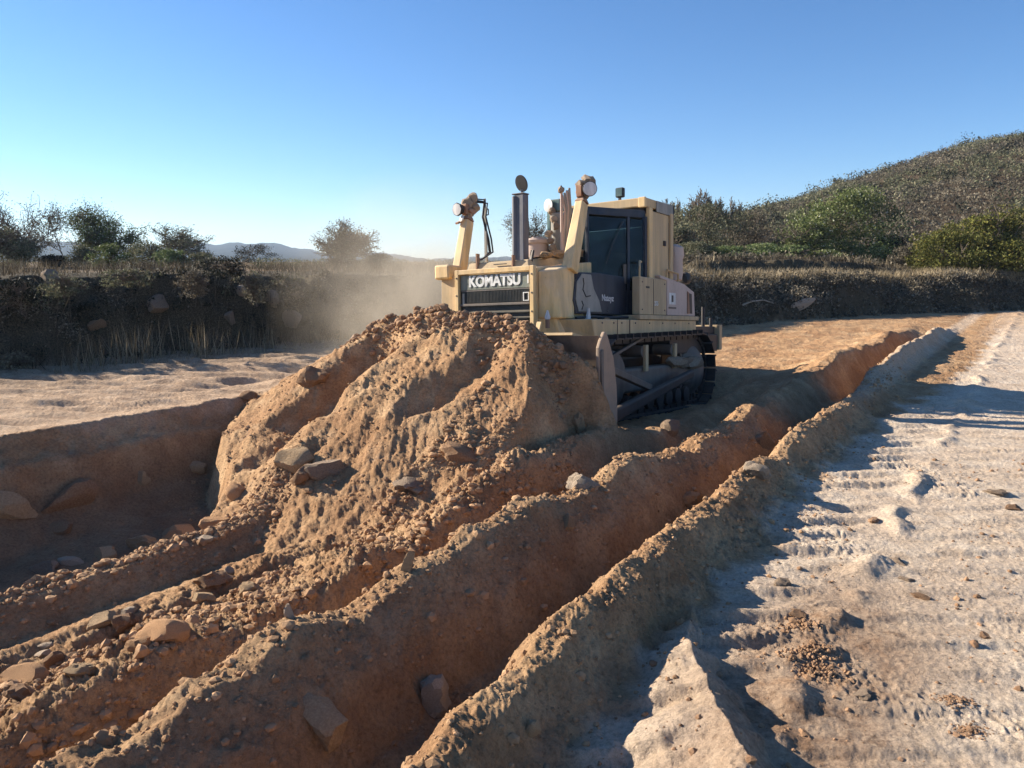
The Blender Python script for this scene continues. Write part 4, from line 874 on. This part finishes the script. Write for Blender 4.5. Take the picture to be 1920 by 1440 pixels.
    MB().lathe([(.0, 0), (.035, .02), (.04, .05), (.01, .14)], (-.02, .84, 1.32)).build('grease_cap', M['lens'], D, 0, True)
    MB().tube([(-.02, .84, 1.22), (-.02, .84, 1.33)], .03, 8).build('grease_stem', M['rust'], D)
    # cab: hexagonal front, glazed
    z0, z1 = 1.42, 3.02; plan = [(-1.50, .62), (-2.42, 1.13), (-3.30, 1.13), (-3.30, -.50), (-2.55, -.50), (-1.50, .30)]
    pil = [(-1.50, .62, .05), (-2.42, 1.13, .07), (-3.30, 1.13, .07), (-3.30, -.50, .06), (-2.55, -.50, .06), (-1.50, .30, .05)]
    cab = MB().prism([(x, y) for x, y in plan], 2, 1.40, 1.45).build('cab_floor', M['navy'], D)
    MB().prism([(x, y) for x, y in plan], 2, 2.93, 3.05).build('cab_header', M['navy'], D, .01)
    for x, y, wd in pil: MB().box(x - wd / 2, x + wd / 2, y - wd / 2, y + wd / 2, 1.45, 2.95).build('cab_pillar', M['navy'], D, .008)
    def panel(a, b, za, zb, name, mat, off=0, th=.012, ins=.03):
        a, b = Vector((a[0], a[1], 0)), Vector((b[0], b[1], 0)); d = (b - a).normalized(); nrm = Vector((d.y, -d.x, 0)); 
        if nrm.dot(Vector((-2.6, .3, 0)) - (a + b) / 2) > 0: nrm = -nrm
        a2, b2 = a + d * ins + nrm * off, b - d * ins + nrm * off
        P_ = [a2, b2, b2 + nrm * th, a2 + nrm * th]
        return MB().hexa([(p.x, p.y, za) for p in P_], [(p.x, p.y, zb) for p in P_]).build(name, mat, D)
    panel(plan[0], plan[1], 1.80, 2.90, 'window', M['glass'])
    mid_a, mid_b = (-2.17, .99), (-2.42, 1.13)
    panel((-2.12, .965), (-2.16, .985), 1.46, 2.93, 'door_post', M['navy'], .0, .03, 0)
    panel(plan[0], plan[1], 1.45, 1.80, 'lower_door_panel', M['navy'], .0, .02, .02)
    panel((-2.05, .925), (-2.10, .95), 1.9, 2.2, 'door_handle', M['steel'], .02, .02, 0)
    panel(plan[5], plan[0], 1.80, 2.92, 'window', M['glass']); panel(plan[5], plan[0], 1.45, 1.8, 'lower_front_panel', M['navy'])
    panel(plan[4], plan[5], 1.80, 2.92, 'window', M['glass']); panel(plan[4], plan[5], 1.45, 1.8, 'lower_front_panel', M['navy'])
    panel(plan[1], plan[2], 1.45, 3.0, 'cab_side', M['yellow_dirty']); panel(plan[3], plan[4], 1.9, 2.92, 'window', M['glass'])
    panel(plan[3], plan[4], 1.45, 1.9, 'lower_side_panel', M['navy'])
    panel(plan[2], plan[3], 1.45, 1.85, 'rear_panel', M['navy'], 0, .01); panel(plan[2], plan[3], 1.85, 2.92, 'window', M['glass'])
    # interior
    se = MB().box(-2.95, -2.45, .1, .6, 1.75, 1.88).build('seat_cushion', M['rubber'], D, .03); MB().hexa([(-2.98, .1, 1.88), (-2.84, .1, 1.88), (-2.84, .6, 1.88), (-2.98, .6, 1.88)], [(-3.1, .14, 2.5), (-3.0, .14, 2.5), (-3.0, .56, 2.5), (-3.1, .56, 2.5)]).build('seat_back', M['rubber'], D, .03)
    MB().box(-2.2, -2.0, .2, .7, 1.45, 2.1).build('dashboard', M['rubber'], D, .04)
    MB().beam((-2.35, .8, 1.5), (-2.3, .84, 2.05), .04, .04).build('control_lever', M['rubber'], D)
    # lower cab body flush with the deck edge, its front caked with grey dust behind a dark seal
    MB().prism([(-.56, 1.42), (-.50, 1.60), (-.56, 1.86), (-.70, 2.0), (-1.2, 2.02), (-2.42, 2.0), (-2.42, 1.42)], 1, .60, .965).build('lower_cab_body', M['navy'], D, .012)
    poly = [(-.58, 1.86), (-.72, 1.98), (-.98, 1.98), (-1.06, 1.78), (-1.22, 1.62), (-1.30, 1.45), (-.62, 1.45), (-.54, 1.62)]
    MB().prism([(x, z) for x, z in poly], 1, .965, .978).build('side_cover', M['grey_dust'], D, .006)
    for q_, pts in enumerate([[(-.74, 1.92), (-.76, 1.84), (-.73, 1.76), (-.82, 1.66), (-.95, 1.68)], [(-.70, 1.60), (-.74, 1.54), (-.70, 1.48)]]):
        MB().tube([(x, .98, z) for x, z in pts], .009, 6).build('crack_seam', M['dark_steel'], D)
    # roof
    rf = MB().box(-3.35, -2.36, -.58, 1.17, 3.105, 3.245).build('roof', M['yellow_dirty'], D, .015)
    MB().box(-2.40, -2.34, 1.06, 1.175, 3.09, 3.25).build('roof_corner', M['yellow'], D, .01)
    MB().box(-3.4, -2.75, 1.172, 1.19, 3.06, 3.24).build('roof_side_screen', M['grey_dust'], D, .008)
    MB().box(-3.45, -3.38, .9, 1.19, 3.0, 3.24).build('roof_rear_block', M['dark_steel'], D, .01)
    MB().box(-3.3, -2.42, -.5, 1.1, 3.052, 3.104).build('roof_plinth', M['dark_steel'], D)
    for x in (-2.52, -3.34): MB().box(x - .06, x + .06, 1.135, 1.20, 1.40, 3.10).build('rollover_post', Yl if x > -3 else Yd, D, .01)
    MB().box(-3.26, -2.60, 1.15, 1.17, 1.9, 3.06).build('side_screen', Yd, D, .006)
    MB().box(-3.1, -3.04, 1.17, 1.20, 2.55, 2.63).build('latch', M['dark_steel'], D)
    tk = MB().lathe([(.02, -.05), (.07, -.05), (.085, -.02), (.085, .02)], (-2.40, .71, 3.37), (1, .25, 0), 4).build('roof_lamp', M['dark_steel'], D)
    tk.data.transform(Matrix.Identity(4)); MB().box(-2.375, -2.36, .655, .765, 3.305, 3.43).build('lamp_lens', M['lens_green'], tk); MB().box(-2.46, -2.376, .64, .78, 3.29, 3.445).build('lamp_housing', M['dark_steel'], tk, .02)
    MB().box(-2.42, -2.39, .69, .73, 3.24, 3.30).build('lamp_stem', M['dark_steel'], tk)
    # lamp, hose bundle and dust-caked intake between post and cab
    MB().box(-1.32, -1.18, .12, .34, 2.97, 3.15).build('side_lamp', M['lens_green'], D, .02); MB().lathe([(.02, 0), (.09, .005), (.095, .02), (.02, .03)], (-1.16, .16, 3.06), (1, -.3, 0), 20).build('lamp_lens', M['lens'], D, 0, True)
    MB().lathe([(.09, 0), (.115, .1), (.12, .3), (.115, .55), (.13, .62), (.06, .66)], (-1.25, .27, 2.30), (0, 0, 1), 18).build('intake_pipe', M['grey_dust'], D, 0, True, .03, 5)
    MB().box(-1.3, -1.2, .1, .16, 2.6, 3.0).build('intake_bracket', M['lens_green'], D, .01, False, .02, 2)
    for k in range(4): MB().tube([(-1.0 - .05 * k, .50 + .02 * k, 2.25), (-.98 - .04 * k, .52, 2.6), (-1.0, .54 + .03 * k, 2.95), (-.98, .50 + .04 * k, 3.15 + .03 * k)], .018, 7).build('hydraulic_hose', M['grey_dust'] if k % 2 else M['pink_dust'], D, 0, True)
    for k in range(6):
        rm = rock_mesh(950 + k, 2, 4, .4); o = link('caked_dirt', rm, M['rock_pale'] if k % 2 else M['rock_grey'], D); o.scale = (.06,) * 3; o.location = (-1.15 + .03 * k, .22 + .05 * (k % 3), 2.96 - .11 * k)
    rm = rock_mesh(960, 2, 3, .35); o = link('caked_dirt', rm, M['rock_pale'], D); o.scale = (.05, .05, .06); o.location = (-.96, .50, 3.22)
    MB().tube([(-.96, .50, 2.3), (-.96, .50, 3.2)], .02, 8).build('hose_guide', M['pink_dust'], D)
    # left tank and fender
    MB().hexa([(-2.0, 1.12, 1.42), (-3.0, 1.12, 1.42), (-3.0, 1.25, 1.42), (-2.0, 1.25, 1.42)], [(-2.0, 1.12, 2.00), (-3.0, 1.12, 2.0), (-3.0, 1.25, 2.0), (-2.0, 1.25, 2.0)]).build('tank_front', M['tan_paint'], D, .012)
    MB().prism([(-3.02, 1.42), (-4.22, 1.42), (-4.17, 1.84), (-3.72, 1.96), (-2.72, 2.06), (-2.74, 2.005), (-3.0, 1.98)], 1, .8, 1.262).build('fuel_tank', M['pink_dust'], D, .012)
    MB().prism([(-3.86, 1.46), (-4.08, 1.46), (-4.05, 1.80), (-3.86, 1.82)], 1, 1.25, 1.266).build('step_recess', M['dark_steel'], D)
    MB().prism([(-3.84, 1.46), (-3.95, 1.46), (-3.90, 1.82), (-3.84, 1.84)], 1, 1.266, 1.275).build('recess_edge', M['rust'], D)
    MB().box(-3.34, -3.08, 1.262, 1.268, 1.60, 1.79).build('sticker', M['white'], D); MB().box(-3.24, -3.17, 1.268, 1.271, 1.64, 1.75).build('sticker_mark', M['dark_steel'], D)
    MB().box(-3.36, -3.06, 1.262, 1.269, 1.53, 1.56).build('label_strip', M['steel'], D); MB().box(-2.34, -2.22, 1.25, 1.256, 1.83, 1.86).build('label_strip', M['dark_steel'], D)
    text('275', .095, (-2.60, 1.254, 1.60), (R(90), 0, R(180)), M['white'], .002, .002)
    pa, pb = Vector((-1.5, .62, 0)), Vector((-2.42, 1.13, 0)); d_ = (pb - pa).normalized(); pc_ = pa.lerp(pb, .55)
    nrm = Vector((-d_.y, d_.x, 0)); nrm = nrm if nrm.y > 0 else -nrm; ang = math.atan2(d_.y, d_.x)
    text('Nateyz', .13, (-1.50, .968, 1.66), (R(90), 0, R(180)), M['lens'], .002, .002)
    # dust-caked precleaner behind the cab and dark canister
    MB().lathe([(.13, 0), (.15, .1), (.15, .35), (.17, .42), (.15, .55), (.06, .6)], (-3.72, 1.08, 2.03), (0, 0, 1), 18).build('rear_precleaner', M['pink_dust'], D, 0, True, .03, 8)
    MB().lathe([(.08, 0), (.11, .05), (.11, .16), (.05, .2)], (-4.0, 1.15, 1.98), (0, 0, 1), 12).build('tank_cap', M['dark_steel'], D, 0, True, .02, 4)
    bolt = MB().lathe([(.013, 0), (.013, .008), (.006, .010)], (0, 0, 0), (0, 0, 1), 6).build('bolt', M['steel'], None); bmesh_ = bolt.data; bpy.data.objects.remove(bolt)
    spots = [((.07, sy, z), (0, R(90), 0)) for sy in (-.648, .648) for z in (1.2, 1.45, 1.7, 1.95)] + [((x, 1.273, 1.29), (R(-90), 0, 0)) for x in (-.75, -1.1, -1.35, -1.8, -2.3, -2.8, -3.3, -3.9)] + [((x, 1.253, z), (R(-90), 0, 0)) for x in (-2.08, -2.92) for z in (1.5, 1.92)] + [((x, .967, 1.47), (R(-90), 0, 0)) for x in (-1.5, -1.9, -2.3)]
    for p_, e_ in spots:
        o = bpy.data.objects.new('bolt', bmesh_); COL.objects.link(o); o.parent = D; o.location = p_; o.rotation_euler = e_
    MB().tube([(-2.02, 1.22, 1.42), (-2.02, 1.24, 2.15), (-2.1, 1.2, 2.24), (-2.28, 1.14, 2.24)], .016, 8).build('handrail', Yd, D, 0, True)
    MB().tube([(-3.05, 1.22, 2.02), (-3.05, 1.24, 2.16), (-3.5, 1.24, 2.12), (-3.55, 1.22, 1.96)], .016, 8).build('handrail', Yd, D, 0, True)
    MB().tube([(-2.02, .95, 2.85), (-1.85, .87, 2.5), (-1.75, .81, 2.2)], .008, 6).build('wiper', M['rubber'], D)
    MB().tube([(-.55, .97, 1.36), (-.9, 1.05, 1.38), (-1.3, 1.02, 1.37), (-1.9, 1.1, 1.38)], .02, 8).build('hydraulic_hose', M['rubber'], D, 0, True)
    MB().box(-1.62, -1.60, 1.273, 1.277, 1.1, 1.34).build('deck_seam', M['dark_steel'], D); MB().box(-2.5, -2.485, 1.251, 1.254, 1.43, 1.98).build('tank_seam', M['dark_steel'], D)
    MB().box(-.62, -.605, .664, .668, 1.4, 2.1).build('hood_seam', M['dark_steel'], D)
    for q_ in range(14):
        rm = rock_mesh(1000 + q_, 2, 4, .35, (1.3, .9, .4)); o = link('dirt_lump', rm, M['rock_orange'], D); rr_ = random.Random(q_); o.scale = (.03 + .04 * rr_.random(),) * 3
        o.location = (-.6 - 3.4 * rr_.random(), 1.0 + .24 * rr_.random(), 1.35) if q_ % 2 else (-2.1 - 2.0 * rr_.random(), 1.15 + .08 * rr_.random(), 1.425)
    # rear frame and ripper mount
    MB().box(-5.35, -3.1, .66, 1.27, .78, 1.095).build('rear_beam', M['dark_steel'], D, .015)
    MB().box(-5.5, -5.36, .6, 1.30, .80, 1.27).build('rear_plate', M['tan_paint'], D, .01)
    MB().box(-5.4, -4.27, .3, 1.2, 1.1, 1.24).build('rear_step', M['dark_steel'], D, .01)
    for x, hgt in ((-4.9, .36), (-5.3, .16)): MB().tube([(x, 1.15, 1.24), (x, 1.15, 1.24 + hgt)], .035, 8).build('rear_pin', M['dark_steel'], D)
    MB().box(-5.2, -4.3, -.6, .6, .5, 1.3).build('ripper_mount', M['dark_steel'], D, .02)
    for s2 in (-.45, .45): MB().beam((-5.2, s2, 1.2), (-5.9, s2, .55), .12, .2).build('ripper_arm', Yd, D, .02)
    MB().box(-6.0, -5.8, -.9, .9, .45, .7).build('ripper_beam', Yd, D, .02)
    # tracks
    def oval(k, fr=-.95, rr_=-4.1, r1=.55, r2=.60, cz=.49):
        pts = []; L1 = abs(rr_ - fr); per = 2 * L1 + math.pi * (r1 + r2)
        for i in range(k):
            s = per * i / k
            if s < L1: f = s / L1; pts.append((fr + (rr_ - fr) * f, cz + r1 + (r2 - r1) * f, math.pi if True else 0))
            elif s < L1 + math.pi * r2: a = (s - L1) / r2; pts.append((rr_ - math.sin(a) * r2, cz + math.cos(a) * r2, math.pi + a))
            elif s < 2 * L1 + math.pi * r2: f = (s - L1 - math.pi * r2) / L1; pts.append((rr_ + (fr - rr_) * f, cz - r2 + (r2 - r1) * f, 0))
            else: a = (s - 2 * L1 - math.pi * r2) / r1; pts.append((fr + math.sin(a) * r1, cz - math.cos(a) * r1, a))
        return pts
    shoe = MB(); shoe.box(-.112, .112, -.26, .26, -.03, -.008); shoe.box(-.10, -.075, -.26, .26, -.085, -.029); shoe.box(-.10, .10, -.10, -.05, -.01, .06); shoe.box(-.10, .10, .05, .10, -.01, .06)
    proto = shoe.build('track_shoe', M['dark_steel'], None); smesh = proto.data; bpy.data.objects.remove(proto)
    for y in (1.20, -1.20):
        T = MB(); T.prism([(p[0], .44 + (p[1] - .44) * .80) for p in oval(40)][::-1], 1, y - .03, y + .03)
        tr = MB().box(-4.0, -.9, y - .14, y + .14, .26, .62).build('crawler_track', M['steel'], D, .04)
        for p in oval(40):
            o = bpy.data.objects.new('track_shoe', smesh); COL.objects.link(o); o.parent = tr
            o.matrix_local = Matrix.Translation((p[0], y, p[1])) @ Matrix.Rotation(-p[2], 4, 'Y')
        MB().lathe([(.10, -.16), (.40, -.14), (.44, -.05), (.44, .05), (.40, .14), (.10, .16)], (-.95, y, .49), (0, 1, 0), 28).build('idler_wheel', M['steel'], tr, 0, True)
        sp = MB(); sp.lathe([(.08, -.18), (.30, -.16), (.44, -.04), (.44, .04), (.30, .16), (.12, .20)], (-4.1, y, .49), (0, 1, 0), 28)
        for i in range(22): a = i * 2 * math.pi / 22; sp.beam((-4.1 + math.cos(a) * .43, y, .49 + math.sin(a) * .43), (-4.1 + math.cos(a) * .55, y, .49 + math.sin(a) * .55), .06, .06, (0, 1, 0))
        sp.build('sprocket', M['steel'], tr, 0, True)
        for i in range(7): MB().lathe([(.05, -.17), (.13, -.16), (.13, -.1), (.10, -.09), (.10, .09), (.13, .1), (.13, .16), (.05, .17)], (-1.45 - i * .36, y, .09), (0, 1, 0), 16).build('track_roller', M['dark_steel'], tr, 0, True)
        for x in (-1.9, -3.0): MB().tube([(x, y - .16, .86), (x, y + .16, .86)], .09, 12).build('carrier_roller', M['steel'], tr, 0, True)
        for x in (-1.95, -3.05): MB().box(x - .05, x + .05, y + .15, y + .20, .56, .96).build('guide_post', M['tan_paint'], tr, .008)
        sg = 1 if y > 0 else -1
        for k in range(3):
            rm = rock_mesh(970 + k, 2, 3, .25, (1.5, .6, .5)); o = link('caked_dirt', rm, M['rock_grey'], tr); o.scale = (.24,) * 3; o.location = (-3.2 - .35 * k, y + .14 * sg, .68 - .03 * k)
        # push arm from blade back to the track frame
        MB().beam((.45, 1.78 * sg, .0), (-3.3, 1.56 * sg, .46), .11, .19, (0, 0, 1), .11, .13).build('push_arm', M['dark_steel'], D, .03)
        MB().beam((.46, 1.74 * sg, .82), (-1.6, 1.60 * sg, .34), .09, .09).build('tilt_brace', M['steel'], D, .01)
    MB().beam((.25, 1.5, .62), (-2.05, 1.29, 1.07), .035, .035).build('grab_bar', M['steel'], D)
    # blade: curved mouldboard, end plates, cutting edge
    prof = [(.86, -.12), (.72, .05), (.62, .25), (.58, .48), (.60, .70), (.68, .92), (.80, 1.12)]
    back = [(x - .05, z) for x, z in prof][::-1]
    MB().prism(prof + back, 1, -2.05, 2.05).build('blade', M['blade_steel'], D)
    for sg in (-1, 1):
        ep = [(.88, -.12), (.86, .3), (.865, .98), (.82, 1.06), (.72, 1.17), (.66, 1.13), (.50, .85), (.42, .5), (.40, .1), (.45, -.12)]
        e_ = MB().prism(ep, 1, 2.052 * sg, 2.10 * sg).build('blade_end_plate', M['blade_steel'], D, .012)
        MB().prism([(.84, .0), (.85, .95), (.80, .96), (.79, 0)], 1, 2.10 * sg, 2.125 * sg).build('wear_strip', M['steel'], e_, .004)
    MB().prism([(.90, -.16), (.86, .02), (.83, .02), (.86, -.16)], 1, -2.05, 2.05).build('cutting_edge', M['steel'], D)
    MB().prism([(.62, 1.06), (.80, 1.13), (.79, 1.16), (.55, 1.12)], 1, -2.0, 1.7).build('spill_plate', Yd, D)
    for y in (-1.3, -.4, .4, 1.3): MB().beam((.54, y, .2), (.56, y, .95), .08, .1, (1, 0, 0)).build('blade_rib', M['blade_steel'], D, .01)
build_dozer()

# ------------------------------------------------------------ sticks on the right bank and dust in the air
def stick(name, label, u, v, y, pts, r_, group=None):
    p = on_ray(u, v, y); o = MB().tube([Vector(q) for q in pts], r_, 7, r_ * .4).build(name, M['bark_pale'], None, 0, True); o.location = p; return tag(o, label, 'branch', group)
stick('fallen_branch', 'pale dead branch lying across the right bank', 1392, 572, 24.6, [(0, 0, 0), (.3, .05, .12), (.7, .05, .16), (1.05, .1, .05)], .035)
def volume_mat(name, col, dens_nodes):
    m = bpy.data.materials.new(name); m.use_nodes = True; t = m.node_tree; t.nodes.clear()
    pv = t.nodes.new('ShaderNodeVolumePrincipled'); pv.inputs['Color'].default_value = (*col, 1); out = t.nodes.new('ShaderNodeOutputMaterial')
    pv.inputs['Anisotropy'].default_value = .2
    t.links.new(pv.outputs[0], out.inputs['Volume']); dens_nodes(t, pv); return m
def build_dust():
    def dn(t, pv):
        tc = t.nodes.new('ShaderNodeTexCoord'); ln = N(t, 'ShaderNodeVectorMath', operation='LENGTH'); t.links.new(tc.outputs['Object'], ln.inputs[0])
        fall = ramp(t, ln.outputs['Value'], [(.0, 1), (.4, .32), (.7, .08), (1.0, 0)])
        nz = ramp(t, noise_tex(t, 2.6, 6, .62), [(.36, 0.05), (.66, 1)])
        mu = N(t, 'ShaderNodeMath', operation='MULTIPLY'); t.links.new(fall, mu.inputs[0]); t.links.new(nz, mu.inputs[1])
        mu2 = N(t, 'ShaderNodeMath', operation='MULTIPLY'); t.links.new(mu.outputs[0], mu2.inputs[0]); mu2.inputs[1].default_value = 1.3; t.links.new(mu2.outputs[0], pv.inputs['Density'])
    vm = volume_mat('dust', (1.0, .86, .68), dn)
    for i, (u, v, y, sc, lab) in enumerate([(775, 572, 13.4, (2.6, 2.4, 2.4), 'tan dust cloud hanging behind the left shoulder of the mound')]):
        bm = bmesh.new(); bmesh.ops.create_icosphere(bm, subdivisions=3, radius=1); me = bpy.data.meshes.new('dust_cloud'); bm.to_mesh(me); bm.free()
        o = link('dust_cloud', me, vm); o.scale = sc; o.location = on_ray(u, v, y); tag(o, lab, 'dust', kind='stuff')
build_dust()
def build_haze():
    m = volume_mat('haze', (.62, .78, 1.0), lambda t, pv: setattr(pv.inputs['Density'], 'default_value', .00025))
    o = MB().box(-3600, 3600, -3000, 3100, -2.6, 90).build('haze', m); tag(o, 'thin blue air haze over the whole pit', 'haze', kind='stuff')
build_haze()
